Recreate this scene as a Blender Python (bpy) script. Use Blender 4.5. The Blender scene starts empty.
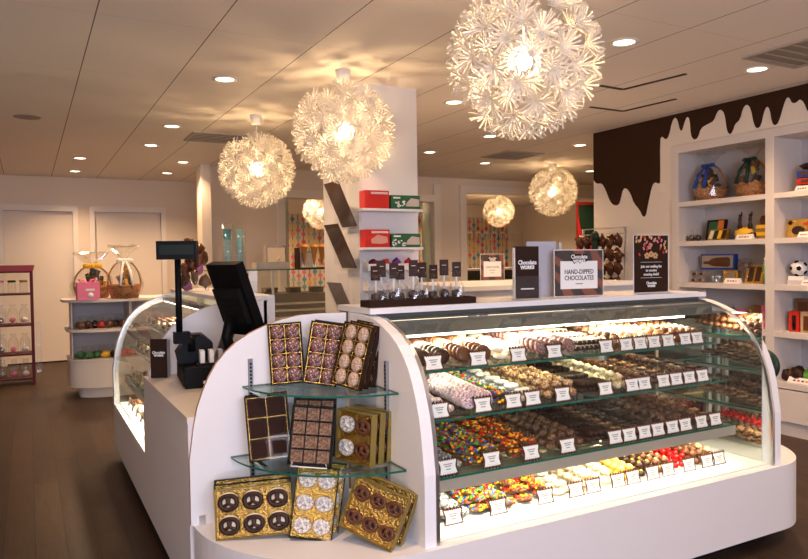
import bpy, bmesh, math, random
from mathutils import Vector, Matrix, Euler, noise
random.seed(7)
S = bpy.context.scene
COL = S.collection
PI = math.pi
# ------------------------------------------------------------------ camera
FPX = 700.0
yaw = math.atan(.93/1.73); pitch = math.atan(19.3/700); roll = .0144
F0 = Vector((math.sin(yaw), math.cos(yaw), 0)); R0 = Vector((math.cos(yaw), -math.sin(yaw), 0)); U0 = Vector((0, 0, 1))
Fw = F0*math.cos(pitch) - U0*math.sin(pitch)
Up = U0*math.cos(pitch) + F0*math.sin(pitch)
Rt = R0*math.cos(roll) - Up*math.sin(roll)
Up = Up*math.cos(roll) + R0*math.sin(roll)
CP = Vector((0, 0, 1.5))
cd = bpy.data.cameras.new('camera'); cam = bpy.data.objects.new('camera', cd); COL.objects.link(cam)
cd.sensor_width = 36; cd.lens = 36*FPX/808; cd.clip_start = .05; cd.clip_end = 100
cam.matrix_world = Matrix(((Rt.x, Up.x, -Fw.x, 0), (Rt.y, Up.y, -Fw.y, 0), (Rt.z, Up.z, -Fw.z, 1.5), (0, 0, 0, 1)))
S.camera = cam
def at(px, py, ax, v):
    """the place in the room that a line of sight meets on the plane x, y or z = v"""
    d = Fw + Rt*((px-404)/FPX) + Up*((279.5-py)/FPX)
    i = 'xyz'.index(ax)
    return CP + d*((v-CP[i])/d[i])
# ------------------------------------------------------------------ world, light, exposure
w = bpy.data.worlds.new('daylight'); S.world = w; w.use_nodes = True
w.node_tree.nodes['Background'].inputs[0].default_value = (.75, .82, 1, 1)
w.node_tree.nodes['Background'].inputs[1].default_value = .6
S.view_settings.view_transform = 'Standard'; S.view_settings.look = 'None'
S.view_settings.exposure = 0.22; S.view_settings.gamma = 1; S.view_settings.use_curve_mapping = False
S.cycles.use_denoising = True
S.cycles.transparent_max_bounces = 24
S.cycles.max_bounces = 8
S.cycles.sample_clamp_indirect = 6
def area(name, loc, target, sx, sy, watt, col, spread=PI):
    l = bpy.data.lights.new(name, 'AREA'); l.shape = 'RECTANGLE'; l.size = sx; l.size_y = sy
    l.energy = watt; l.color = col; l.spread = spread
    o = bpy.data.objects.new(name, l); COL.objects.link(o); o.location = loc
    o.rotation_euler = (Vector(target)-Vector(loc)).to_track_quat('-Z', 'Y').to_euler()
    return o
area('low_ceiling_fill', (-1.0, -2.9, .9), (1.2, 5, 2.9), 1.6, .8, 62, (.86, .84, 1))  # unseen upward fill, added to brighten the ceiling
WARM = (1, .64, .37)
area('storefront_daylight', (.4, -2.7, 2.25), (1.6, 3, .9), 2.4, 1.0, 118, (.73, .77, 1))
area('front_case_upper_light', (2.3, 2.62, 1.168), (2.3, 2.60, .4), 1.8, .05, 34, (1, .86, .62))
area('front_case_lower_light', (2.25, 2.385, .634), (2.25, 2.50, .1), 1.7, .04, 10, (1, .88, .66))
area('wing_case_upper_light', (.98, 4.98, 1.205), (.96, 4.98, .4), 1.4, .05, 30, (1, .84, .6))
area('wing_case_lower_light', (.72, 4.98, .640), (.84, 4.98, .1), 1.4, .04, 22, (1, .88, .66))
# ------------------------------------------------------------------ materials
MATS = {}
def mat(name, col, rough=.5, metal=0., bump=None, var=None, emit=None, spec=.28, coat=0, sheen=0):
    if name in MATS: return MATS[name]
    m = bpy.data.materials.new(name); m.use_nodes = True; nt = m.node_tree
    b = nt.nodes['Principled BSDF']
    b.inputs['Base Color'].default_value = (*col, 1); b.inputs['Roughness'].default_value = rough
    b.inputs['Metallic'].default_value = metal; b.inputs['Specular IOR Level'].default_value = spec
    b.inputs['Coat Weight'].default_value = coat
    tc = nt.nodes.new('ShaderNodeTexCoord')
    if bump:
        n = nt.nodes.new('ShaderNodeTexNoise'); n.inputs['Scale'].default_value = bump[0]; n.inputs['Detail'].default_value = 3
        nt.links.new(tc.outputs['Object'], n.inputs['Vector'])
        bp = nt.nodes.new('ShaderNodeBump'); bp.inputs['Strength'].default_value = bump[1]; bp.inputs['Distance'].default_value = bump[2] if len(bump) > 2 else .01
        nt.links.new(n.outputs['Fac'], bp.inputs['Height']); nt.links.new(bp.outputs['Normal'], b.inputs['Normal'])
    if var:   # (scale, colour 2)
        n = nt.nodes.new('ShaderNodeTexNoise'); n.inputs['Scale'].default_value = var[0]; n.inputs['Detail'].default_value = 4
        nt.links.new(tc.outputs['Object'], n.inputs['Vector'])
        r = nt.nodes.new('ShaderNodeValToRGB'); r.color_ramp.elements[0].position = .38; r.color_ramp.elements[1].position = .62
        r.color_ramp.elements[0].color = (*col, 1); r.color_ramp.elements[1].color = (*var[1], 1)
        nt.links.new(n.outputs['Fac'], r.inputs['Fac']); nt.links.new(r.outputs['Color'], b.inputs['Base Color'])
    if emit:
        b.inputs['Emission Color'].default_value = (*emit[0], 1); b.inputs['Emission Strength'].default_value = emit[1]
    MATS[name] = m; return m
def speckle(name, cols, scale=120, rough=.45, bump=.5):
    """voronoi cells in several colours: sprinkles and crumbs"""
    m = bpy.data.materials.new(name); m.use_nodes = True; nt = m.node_tree; b = nt.nodes['Principled BSDF']
    b.inputs['Roughness'].default_value = rough
    tc = nt.nodes.new('ShaderNodeTexCoord'); v = nt.nodes.new('ShaderNodeTexVoronoi'); v.inputs['Scale'].default_value = scale
    nt.links.new(tc.outputs['Object'], v.inputs['Vector'])
    sx = nt.nodes.new('ShaderNodeSeparateColor'); nt.links.new(v.outputs['Color'], sx.inputs[0])
    r = nt.nodes.new('ShaderNodeValToRGB'); r.color_ramp.interpolation = 'CONSTANT'
    el = r.color_ramp.elements
    while len(el) < len(cols): el.new(.5)
    for i, c in enumerate(cols): el[i].position = i/len(cols); el[i].color = (*c, 1)
    nt.links.new(sx.outputs[0], r.inputs['Fac']); nt.links.new(r.outputs['Color'], b.inputs['Base Color'])
    bp = nt.nodes.new('ShaderNodeBump'); bp.inputs['Strength'].default_value = bump; bp.inputs['Distance'].default_value = .004; bp.invert = True
    nt.links.new(v.outputs['Distance'], bp.inputs['Height']); nt.links.new(bp.outputs['Normal'], b.inputs['Normal'])
    MATS[name] = m; return m
def glassy(name, tint=(1, 1, 1), refl=.10, rough=.02, edge=.5, haze=0, hcol=(.9, .9, .9)):
    """thin clear sheet: see-through straight on, mirroring at grazing angles"""
    m = bpy.data.materials.new(name); m.use_nodes = True; nt = m.node_tree; nt.nodes.clear()
    o = nt.nodes.new('ShaderNodeOutputMaterial'); t = nt.nodes.new('ShaderNodeBsdfTransparent'); g = nt.nodes.new('ShaderNodeBsdfGlossy')
    t.inputs[0].default_value = (*tint, 1); g.inputs['Roughness'].default_value = rough
    lw = nt.nodes.new('ShaderNodeLayerWeight'); lw.inputs['Blend'].default_value = .5
    p = nt.nodes.new('ShaderNodeMath'); p.operation = 'POWER'; p.inputs[1].default_value = 3.5; nt.links.new(lw.outputs['Facing'], p.inputs[0])
    ma = nt.nodes.new('ShaderNodeMath'); ma.operation = 'MULTIPLY_ADD'; ma.inputs[1].default_value = edge; ma.inputs[2].default_value = refl
    nt.links.new(p.outputs[0], ma.inputs[0])
    x = nt.nodes.new('ShaderNodeMixShader'); nt.links.new(ma.outputs[0], x.inputs[0]); nt.links.new(t.outputs[0], x.inputs[1]); nt.links.new(g.outputs[0], x.inputs[2])
    out = x
    if haze:
        d = nt.nodes.new('ShaderNodeBsdfDiffuse'); d.inputs[0].default_value = (*hcol, 1)
        y = nt.nodes.new('ShaderNodeMixShader'); y.inputs[0].default_value = haze
        nt.links.new(x.outputs[0], y.inputs[1]); nt.links.new(d.outputs[0], y.inputs[2]); out = y
    nt.links.new(out.outputs[0], o.inputs[0]); MATS[name] = m; return m
WHITE = mat('white_laminate', (.80, .79, .80), .35)
WEDGE = mat('peach_edge_band', (.48, .27, .17), .5)
SKIRT = mat('pale_pink_white_laminate', (.70, .665, .66), .4)
TOPW = mat('white_stone_top', (.80, .78, .78), .3)
CREAM = mat('cream_wall_paint', (.80, .71, .60), .75)
WALLW = mat('warm_white_paint', (.80, .72, .62), .7)
DOORM = mat('door_paint', (.84, .76, .66), .45, var=(2, (.82, .74, .64)))
TRIMM = mat('trim_paint', (.84, .79, .72), .4)
SHELFW = mat('shelf_white', (.72, .66, .61), .5)
BLACK = mat('black_plastic', (.004, .004, .005), .45, spec=.12)
BLACKM = mat('black_matte', (.010, .009, .009), .6, spec=.1)
CHOC = mat('dark_chocolate', (.032, .011, .005), .38, bump=(60, .3, .004))
CHOCM = mat('milk_chocolate', (.12, .043, .017), .38, bump=(50, .35, .005))
CHOCW = mat('white_chocolate', (.80, .70, .50), .45, bump=(50, .4, .005))
GOLD = mat('gold_foil', (.66, .42, .10), .26, 1, bump=(110, 1, .008))
GOLDP = mat('gold_paper', (.34, .25, .07), .45, .5)
CHROME = mat('brushed_aluminium', (.72, .72, .74), .28, 1)
STEEL = mat('stainless_steel', (.55, .52, .48), .25, 1)
BROWNP = mat('brown_printed_card', (.030, .013, .008), .5, spec=.1)
DRIP = mat('chocolate_brown_paint', (.040, .018, .009), .6, spec=.1)
PAPER = mat('white_card', (.85, .83, .80), .6)
INK = mat('grey_ink', (.10, .08, .07), .7)
MIRROR = mat('mirror', (.85, .87, .85), .01, 1)
DMIRROR = mat('bronze_mirror', (.42, .36, .30), .05, 1)
GREEDGE = mat('green_glass_edge', (.015, .11, .075), .15)
CLEAR = glassy('clear_glass', (.97, .99, .98), .06)
CASEGL = glassy('case_glass', (.985, 1, .99), .012, edge=.35)
SHGL = glassy('shelf_glass', (.88, .94, .91), .04, edge=.4)
ACRY = glassy('acrylic', (.98, .985, .985), .015, .05, edge=.2, haze=.015)
CELLO = glassy('cellophane', (.98, .975, .96), .06, .08, edge=.6, haze=.02)
LID = glassy('lid_film', (.99, .98, .97), .010, .05, edge=.25)
DARKGL = mat('dark_counter_glass', (.035, .045, .045), .12)
WICKER = mat('wicker', (.55, .25, .08), .6, bump=(120, .9, .01), var=(60, (.25, .10, .035)))
RED = mat('red_card', (.62, .03, .02), .45); REDF = mat('red_foil', (.65, .01, .01), .22, .3)
GREEN = mat('green_card', (.03, .13, .05), .5); DGREEN = mat('dark_green', (.012, .035, .022), .4)
PINK = mat('pink_card', (.85, .22, .36), .5); BLUE = mat('blue_ribbon', (.02, .06, .30), .35)
YEL = mat('yellow_silk', (.85, .50, .03), .5); ORANGE = mat('orange_card', (.75, .20, .03), .5)
MAROON = mat('maroon_enamel', (.10, .004, .008), .5)
TEAL = mat('teal_cup', (.08, .42, .50), .5); CUPW = mat('pale_blue_cup', (.45, .68, .75), .5)
CONE = mat('waffle_cone', (.62, .30, .09), .7, bump=(90, .6, .006))
PURPLE = mat('purple_card', (.16, .03, .22), .5)
SILVER = mat('silver_foil', (.75, .75, .78), .22, 1, bump=(60, .5, .01))
SPRK = speckle('pastel_sprinkles', [(.75, .35, .45), (.25, .13, .10), (.55, .55, .70), (.80, .70, .62), (.30, .14, .10), (.50, .25, .45), (.85, .8, .75)], 260)
SPRK2 = speckle('red_white_sprinkles', [(.14, .06, .04), (.55, .12, .12), (.60, .55, .55), (.12, .05, .04), (.20, .08, .06), (.10, .04, .03), (.13, .05, .04), (.08, .03, .02)], 420)
NONP = speckle('white_nonpareils', [(.82, .80, .76), (.75, .72, .68), (.30, .22, .18), (.88, .86, .84)], 330)
GREYN = speckle('black_white_crumbs', [(.65, .65, .66), (.05, .05, .06), (.45, .45, .47), (.10, .09, .09)], 190)
NUTS = speckle('chopped_nuts', [(.50, .28, .12), (.30, .13, .06), (.62, .42, .22), (.22, .09, .04)], 150)
TOFF = speckle('toasted_coconut', [(.80, .68, .45), (.70, .50, .25), (.86, .78, .6), (.55, .33, .15)], 150)
DRKN = speckle('dark_crumbs', [(.06, .022, .008), (.12, .045, .018), (.04, .014, .006), (.26, .13, .06)], 150)
CANDY = [mat('candy_red', (.60, .02, .01), .25), mat('candy_orange', (.85, .17, .01), .25), mat('candy_yellow', (.90, .58, .02), .25),
         mat('candy_green', (.03, .33, .04), .25), mat('candy_blue', (.02, .14, .55), .25), mat('candy_brown', (.07, .03, .02), .25)]
def petal_material():
    m = bpy.data.materials.new('white_paper_petal'); m.use_nodes = True; nt = m.node_tree; nt.nodes.clear()
    o = nt.nodes.new('ShaderNodeOutputMaterial'); d = nt.nodes.new('ShaderNodeBsdfDiffuse'); t = nt.nodes.new('ShaderNodeBsdfTranslucent')
    d.inputs[0].default_value = (.86, .85, .84, 1); t.inputs[0].default_value = (.92, .86, .74, 1)
    x = nt.nodes.new('ShaderNodeMixShader'); x.inputs[0].default_value = .5
    nt.links.new(d.outputs[0], x.inputs[1]); nt.links.new(t.outputs[0], x.inputs[2]); nt.links.new(x.outputs[0], o.inputs[0]); return m
PETAL = petal_material()
BULB = mat('glowing_bulb', (1, .8, .5), .5, emit=((1, .66, .34), 340))
DLM = mat('downlight_glow', (1, .9, .7), .5, emit=((1, .86, .62), 9))
TUBE = mat('lit_tube', (1, 1, 1), .5, emit=((1, .90, .70), 7))
LEDG = mat('green_display', (.002, .007, .003), .5, emit=((.01, .12, .04), .02))
def floor_material():
    m = bpy.data.materials.new('brown_wood_planks'); m.use_nodes = True; nt = m.node_tree; b = nt.nodes['Principled BSDF']
    tc = nt.nodes.new('ShaderNodeTexCoord'); mp = nt.nodes.new('ShaderNodeMapping'); mp.inputs['Rotation'].default_value = (0, 0, PI/2)
    nt.links.new(tc.outputs['Object'], mp.inputs[0])
    br = nt.nodes.new('ShaderNodeTexBrick'); br.inputs['Scale'].default_value = 1; br.inputs['Brick Width'].default_value = 1.2; br.inputs['Row Height'].default_value = .15
    br.inputs['Mortar Size'].default_value = .0025; br.inputs['Color1'].default_value = (.060, .034, .020, 1); br.inputs['Color2'].default_value = (.090, .052, .031, 1)
    br.inputs['Mortar'].default_value = (.03, .018, .012, 1); nt.links.new(mp.outputs[0], br.inputs['Vector'])
    mp2 = nt.nodes.new('ShaderNodeMapping'); mp2.inputs['Scale'].default_value = (14, 1, 1); nt.links.new(tc.outputs['Object'], mp2.inputs[0])
    n = nt.nodes.new('ShaderNodeTexNoise'); n.inputs['Scale'].default_value = 4; n.inputs['Detail'].default_value = 6; nt.links.new(mp2.outputs[0], n.inputs['Vector'])
    mx = nt.nodes.new('ShaderNodeMix'); mx.data_type = 'RGBA'; mx.blend_type = 'MULTIPLY'; mx.inputs[0].default_value = .55
    nt.links.new(br.outputs['Color'], mx.inputs[6]); nt.links.new(n.outputs['Fac'], mx.inputs[7]); nt.links.new(mx.outputs[2], b.inputs['Base Color'])
    b.inputs['Roughness'].default_value = .5; b.inputs['Specular IOR Level'].default_value = .3; return m
def ceiling_material():
    m = bpy.data.materials.new('ceiling_tiles'); m.use_nodes = True; nt = m.node_tree; b = nt.nodes['Principled BSDF']
    tc = nt.nodes.new('ShaderNodeTexCoord'); sp = nt.nodes.new('ShaderNodeSeparateXYZ'); nt.links.new(tc.outputs['Object'], sp.inputs[0])
    def line(out, off, step, wd):
        a = nt.nodes.new('ShaderNodeMath'); a.operation = 'SUBTRACT'; a.inputs[1].default_value = off-20*step; nt.links.new(out, a.inputs[0])
        d = nt.nodes.new('ShaderNodeMath'); d.operation = 'DIVIDE'; d.inputs[1].default_value = step; nt.links.new(a.outputs[0], d.inputs[0])
        f = nt.nodes.new('ShaderNodeMath'); f.operation = 'FRACT'; nt.links.new(d.outputs[0], f.inputs[0])
        c = nt.nodes.new('ShaderNodeMath'); c.operation = 'LESS_THAN'; c.inputs[1].default_value = wd/step; nt.links.new(f.outputs[0], c.inputs[0]); return c
    l1 = line(sp.outputs['X'], .3575, .632, .007); l2 = line(sp.outputs['Y'], .4, 1.25, .004)
    m2 = nt.nodes.new('ShaderNodeMath'); m2.operation = 'MULTIPLY'; m2.inputs[1].default_value = .35; nt.links.new(l2.outputs[0], m2.inputs[0])
    ad = nt.nodes.new('ShaderNodeMath'); ad.operation = 'MAXIMUM'; nt.links.new(l1.outputs[0], ad.inputs[0]); nt.links.new(m2.outputs[0], ad.inputs[1])
    n = nt.nodes.new('ShaderNodeTexNoise'); n.inputs['Scale'].default_value = 60; nt.links.new(tc.outputs['Object'], n.inputs['Vector'])
    bp = nt.nodes.new('ShaderNodeBump'); bp.inputs['Strength'].default_value = .15; bp.inputs['Distance'].default_value = .004
    nt.links.new(n.outputs['Fac'], bp.inputs['Height']); nt.links.new(bp.outputs['Normal'], b.inputs['Normal'])
    mx = nt.nodes.new('ShaderNodeMix'); mx.data_type = 'RGBA'; nt.links.new(ad.outputs[0], mx.inputs[0])
    mx.inputs[6].default_value = (.82, .76, .70, 1); mx.inputs[7].default_value = (.16, .14, .12, 1)
    nt.links.new(mx.outputs[2], b.inputs['Base Color']); b.inputs['Roughness'].default_value = .85; return m
# ------------------------------------------------------------------ mesh helpers
def prop(o, label=None, cat=None, group=None, kind=None):
    if label: o['label'] = label
    if cat: o['category'] = cat
    if group: o['group'] = group
    if kind: o['kind'] = kind
    return o
def thing(name, label, cat, loc=(0, 0, 0), rz=0, group=None, rot=None):
    o = bpy.data.objects.new(name, None); COL.objects.link(o); o.empty_display_size = .05
    o.location = loc; o.rotation_euler = rot if rot else (0, 0, rz)
    return prop(o, label, cat, group)
class MB:
    def __init__(s): s.bm = bmesh.new(); s.mats = []; s.T = Matrix()
    def mi(s, m):
        if m is None: return 0
        if m not in s.mats: s.mats.append(m)
        return s.mats.index(m)
    def face(s, vs, m=None, smooth=False):
        try:
            f = s.bm.faces.new(vs); f.material_index = s.mi(m); f.smooth = smooth; return f
        except ValueError: return None
    def v(s, p): return s.bm.verts.new(s.T @ Vector(p))
    def box(s, x0, x1, y0, y1, z0, z1, m=None, side=None, faces=None):
        v = [s.v(p) for p in ((x0, y0, z0), (x1, y0, z0), (x1, y1, z0), (x0, y1, z0), (x0, y0, z1), (x1, y0, z1), (x1, y1, z1), (x0, y1, z1))]
        sd = side or m
        for k, (q, mm) in enumerate((((3, 2, 1, 0), m), ((4, 5, 6, 7), m), ((0, 1, 5, 4), sd), ((1, 2, 6, 5), sd), ((2, 3, 7, 6), sd), ((3, 0, 4, 7), sd))):
            if faces is None or k in faces: s.face([v[i] for i in q], mm)
    def prism(s, pts, f, a, b, m=None, edge=None, smooth=False):
        """outline pts pushed from a to b; f(u, v, w) gives the 3-D point"""
        A = [s.v(f(u, v_, a)) for u, v_ in pts]; B = [s.v(f(u, v_, b)) for u, v_ in pts]; n = len(pts)
        s.face(A[::-1], m); s.face(B, m)
        for i in range(n): s.face((A[i], A[(i+1) % n], B[(i+1) % n], B[i]), edge or m, smooth)
    def tube(s, pts, r, n=8, m=None, cap=True):
        pts = [Vector(p) for p in pts]; R = r if hasattr(r, '__len__') else [r]*len(pts); rings = []; pu = None
        for i, p in enumerate(pts):
            d = (pts[min(i+1, len(pts)-1)]-pts[max(i-1, 0)])
            d = d.normalized() if d.length > 1e-9 else Vector((0, 0, 1))
            u = (pu - d*pu.dot(d)) if pu is not None else d.orthogonal()
            if u.length < 1e-6: u = d.orthogonal()
            u.normalize(); pu = u; v2 = d.cross(u)
            rings.append([s.v(p + u*(R[i]*math.cos(2*PI*k/n)) + v2*(R[i]*math.sin(2*PI*k/n))) for k in range(n)])
        for a, b in zip(rings, rings[1:]):
            for k in range(n): s.face((a[k], a[(k+1) % n], b[(k+1) % n], b[k]), m, True)
        if cap: s.face(rings[0][::-1], m); s.face(rings[-1], m)
    def lathe(s, prof, n=16, m=None, c=(0, 0, 0), sx=1, sy=1, ang=(0, 2*PI)):
        full = abs(ang[1]-ang[0]-2*PI) < 1e-6; k = n if full else n+1; rings = []
        for r, z in prof:
            if r < 1e-6: rings.append([s.v((c[0], c[1], c[2]+z))])
            else: rings.append([s.v((c[0]+sx*r*math.cos(ang[0]+(ang[1]-ang[0])*i/n), c[1]+sy*r*math.sin(ang[0]+(ang[1]-ang[0])*i/n), c[2]+z)) for i in range(k)])
        for a, b in zip(rings, rings[1:]):
            for i in range(n):
                j = (i+1) % k
                q = [a[0]] if len(a) == 1 else [a[i], a[j]]
                q += [b[0]] if len(b) == 1 else [b[j], b[i]]
                if len(q) > 2: s.face(q, m, True)
        if len(rings[0]) > 1 and full: s.face(rings[0][::-1], m)
        if len(rings[-1]) > 1 and full: s.face(rings[-1], m)
    def ball(s, c, r, m=None, sc=(1, 1, 1), n=10, rings=6, jit=0, seed=0, rot=None):
        pr = []
        R = Euler(rot).to_matrix() if rot else None
        for i in range(rings+1):
            t = PI*i/rings; row = []
            for k in range(1 if i in (0, rings) else n):
                p = Vector((math.sin(t)*math.cos(2*PI*k/n), math.sin(t)*math.sin(2*PI*k/n), -math.cos(t)))
                j = 1+jit*noise.noise(p*2.3+Vector((seed*3.1, seed, 0))) if jit else 1
                q = Vector((p.x*sc[0], p.y*sc[1], p.z*sc[2]))*r*j
                if R: q = R @ q
                row.append(s.v(Vector(c)+q))
            pr.append(row)
        for a, b in zip(pr, pr[1:]):
            for k in range(n):
                j = (k+1) % n
                q = ([a[0]] if len(a) == 1 else [a[k], a[j]]) + ([b[0]] if len(b) == 1 else [b[j], b[k]])
                s.face(q, m, True)
    def build(s, name, m=None, parent=None, bevel=0, loc=None, rot=None, label=None, cat=None, group=None, kind=None):
        if bevel:
            es = [e for e in s.bm.edges if len(e.link_faces) == 2 and e.calc_face_angle(0) > .6]
            bmesh.ops.bevel(s.bm, geom=es, offset=bevel, segments=2, affect='EDGES', profile=.5)
        me = bpy.data.meshes.new(name); s.bm.to_mesh(me); s.bm.free()
        for x in (s.mats or [m or WHITE]): me.materials.append(x)
        if m and s.mats and m not in s.mats and len(s.mats) == 0: me.materials.append(m)
        o = bpy.data.objects.new(name, me); COL.objects.link(o)
        if parent: o.parent = parent
        if loc is not None: o.location = loc
        if rot is not None: o.rotation_euler = rot
        return prop(o, label, cat, group, kind)
def bx(name, d, m, parent=None, bevel=0, **k):
    b = MB(); b.box(*d, m); return b.build(name, m, parent, bevel, **k)
def copy_tree(o, loc=None, rot=None, label=None, group=None, parent=None):
    c = o.copy(); COL.objects.link(c); c.parent = parent
    if loc is not None: c.location = loc
    if rot is not None: c.rotation_euler = rot
    if label: c['label'] = label
    if group: c['group'] = group
    for ch in o.children: copy_tree(ch, parent=c)
    return c
def text(string, size, m, parent, M, name='lettering', depth=.0008, bold=0, ax='CENTER', sx=1):
    cu = bpy.data.curves.new('t', 'FONT'); cu.body = string; cu.size = size; cu.align_x = ax; cu.align_y = 'CENTER'; cu.extrude = depth; cu.offset = bold; cu.resolution_u = 2
    t = bpy.data.objects.new('t', cu); COL.objects.link(t); dg = bpy.context.evaluated_depsgraph_get(); dg.update()
    me = bpy.data.meshes.new_from_object(t.evaluated_get(dg)); bpy.data.objects.remove(t); bpy.data.curves.remove(cu)
    me.materials.clear(); me.materials.append(m); me.transform(M @ Matrix.Diagonal((sx, 1, 1, 1)))
    o = bpy.data.objects.new(name, me); COL.objects.link(o); o.parent = parent; return o
def TM(x, y, z, rx=PI/2, ry=0, rz=0): return Matrix.Translation((x, y, z)) @ Euler((rx, ry, rz)).to_matrix().to_4x4()
XZ = lambda u, v, w_: (u, w_, v)      # outline in x,z pushed along y
YZ = lambda u, v, w_: (w_, u, v)      # outline in y,z pushed along x
XY = lambda u, v, w_: (u, v, w_)
def slab(name, pts, z0, z1, m, parent, edge=None, **k):
    b = MB(); b.prism(pts, XY, z0, z1, m, edge); return b.build(name, m, parent, **k)
# ------------------------------------------------------------------ the room
ZC = 2.86
b = MB(); b.box(-2.4, 11.5, -3.2, 15.6, -.06, 0, floor_material()); b.build('floor', kind='structure')
b = MB(); b.box(-2.4, 11.5, -3.2, 15.6, ZC, ZC+.06, ceiling_material()); b.build('ceiling', kind='structure')
bx('wall_left', (-2.4, -2.3, -3.2, 12.1, 0, ZC), CREAM, kind='structure')
b = MB(); b.box(-2.3, -.30, 12.05, 12.15, 0, ZC, CREAM); b.box(.64, .95, 12.05, 12.15, 0, ZC, CREAM); b.box(1.95, 3.0, 12.05, 12.15, 0, ZC, CREAM)
b.box(-.30, .64, 12.05, 12.15, 2.33, ZC, CREAM); b.box(.95, 1.95, 12.05, 12.15, 2.33, ZC, CREAM); b.build('wall_far', kind='structure')
for i, (x0, x1) in enumerate(((-.30, .64), (.95, 1.95))):
    d = bx('door_%d' % (i+1), (x0, x1, 12.075, 12.12, .02, 2.33), DOORM, kind='structure')
    f = MB()
    f.box(x0-.075, x0, 12.0, 12.08, 0, 2.42, TRIMM); f.box(x1, x1+.075, 12.0, 12.08, 0, 2.42, TRIMM); f.box(x0, x1, 12.0, 12.08, 2.33, 2.42, TRIMM)
    f.build('trim_%d' % (i+1), kind='structure')
    h = MB(); xs = x0+.07 if i else x1-.07
    h.box(x0, x1, 12.074, 12.12, 0, .019, BLACKM); h.build('door_gap_shade', parent=d)  # solid black strip standing in for the shade under the door
bx('baseboard_far', (.715, .875, 12.035, 12.05, 0, .1), TRIMM, kind='structure')
# projecting pilaster and the partition with two glazed openings
bx('trim_3', (2.13, 2.26, 9.80, 10.1, 0, ZC), WALLW, kind='structure')
P = lambda px: at(px, 250, 'y', 10.0).x
xa, xb, xc, xd, xe = P(278), P(425), P(433), P(463), 11.5
b = MB()
b.box(2.26, xa, 9.95, 10.1, 0, ZC, CREAM); b.box(xa, xc, 9.95, 10.1, 2.45, ZC, WALLW)
b.box(xc, xd, 9.95, 10.1, 0, ZC, WALLW); b.box(xd, xe, 9.95, 10.1, 2.62, ZC, WALLW); b.box(xd, xe, 9.95, 10.1, 0, .9, WALLW); b.box(xa, xc, 9.95, 10.1, 0, .9, WALLW)
b.build('wall_partition', kind='structure')
b = MB()
for x0, x1 in ((xc-.02, xc+.10), (xd-.10, xd+.02)): b.box(x0, x1, 9.9, 9.95, 0, 2.74, TRIMM)
b.box(xd+.0205, 9.5, 9.9, 9.95, 2.62, 2.74, TRIMM); b.box(xa-.02, xa+.09, 9.9, 9.95, 0, 2.56, TRIMM); b.box(xa+.0905, xc-.0205, 9.9, 9.95, 2.45, 2.56, TRIMM)
b.build('trim_4', kind='structure')
b = MB(); b.box(xb-.04, xc-.04, 10.0, 10.03, .9, 2.45, glassy('frosted_pane', (.75, .85, .78), .15, .2, haze=.35, hcol=(.6, .62, .5))); b.box(xa+.09, P(289), 10.0, 10.03, .9, 2.45, MATS['frosted_pane']); b.build('window_1', kind='structure')
bx('wall_rear_room', (2.26, 11.5, 14.6, 14.7, 0, ZC), CREAM, kind='structure')
bx('wall_right_far', (11.4, 11.5, 5.8, 14.6, 0, ZC), CREAM, kind='structure')
b = MB(); b.box(5.95, 11.5, 5.7, 5.8, 0, ZC, CREAM); b.build('wall_right_return', kind='structure')
# wall behind the photographer with its shop window
b = MB(); b.box(-2.4, 6.2, -3.2, -3.1, 0, .3, WALLW); b.box(-2.4, 6.2, -3.2, -3.1, 2.7, ZC, WALLW); b.box(1.6, 6.2, -3.2, -3.1, .3, 2.7, WALLW); b.build('wall_behind', kind='structure')
# white column
b = MB(); b.box(2.25, 2.77, 4.90, 5.62, 0, ZC, mat('column_paint', (.76, .75, .77), .5)); b.build('wall_column', kind='structure')
# ------------------------------------------------------------------ right wall with built-in shelving
XF = 5.5
Y0, Y1, Y2, Y3 = 4.74, 4.65, 3.76, 3.68
YE = 2.79
b = MB()
b.box(XF, 5.95, Y0, 5.8, 0, ZC, WALLW); b.box(XF, 5.95, -3.2, Y0, 2.56, ZC, WALLW); b.box(5.88, 5.95, -3.2, Y0, 0, 2.56, WALLW); b.box(XF, 5.95, -3.2, YE-.97, 0, 2.56, WALLW)
b.build('wall_right', kind='structure')
ZS = [2.015, 1.64, 1.25, .86, .44]
t = thing('shelving_unit', 'built-in white shelving unit under the painted chocolate drips', 'shelving', (XF, Y0, 0))
def LX(d): return (d[0]-XF, d[1]-XF, d[2]-Y0, d[3]-Y0, d[4], d[5])
bx('stile', LX((XF-.015, XF+.36, Y1, Y0-.002, .0, 2.555)), SHELFW, t)
bx('stile', LX((XF-.015, XF+.36, Y3, Y2, .0, 2.48)), SHELFW, t)
bx('stile', LX((XF-.015, XF+.36, YE-.08, YE, .0, 2.48)), SHELFW, t)
bx('header', LX((XF-.015, XF+.36, YE-.08, Y1, 2.48, 2.555)), SHELFW, t)
bx('back_panel', LX((XF+.36, XF+.375, YE-.08, Y0, .0, 2.555)), mat('shelf_back', (.52, .50, .52), .5), t)
for (ya, yb) in ((Y2, Y1), (YE, Y3)):
    for z in ZS:
        bx('shelf', LX((XF-.012, XF+.36, ya, yb, z-.045, z)), SHELFW, t)
    dr = bx('cabinet_door', LX((XF-.012, XF+.01, ya+.004, yb-.004, .12, .385)), SHELFW, t)
bx('toe_kick', LX((XF+.02, XF+.05, YE, Y1, 0, .115)), SHELFW, t)
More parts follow.
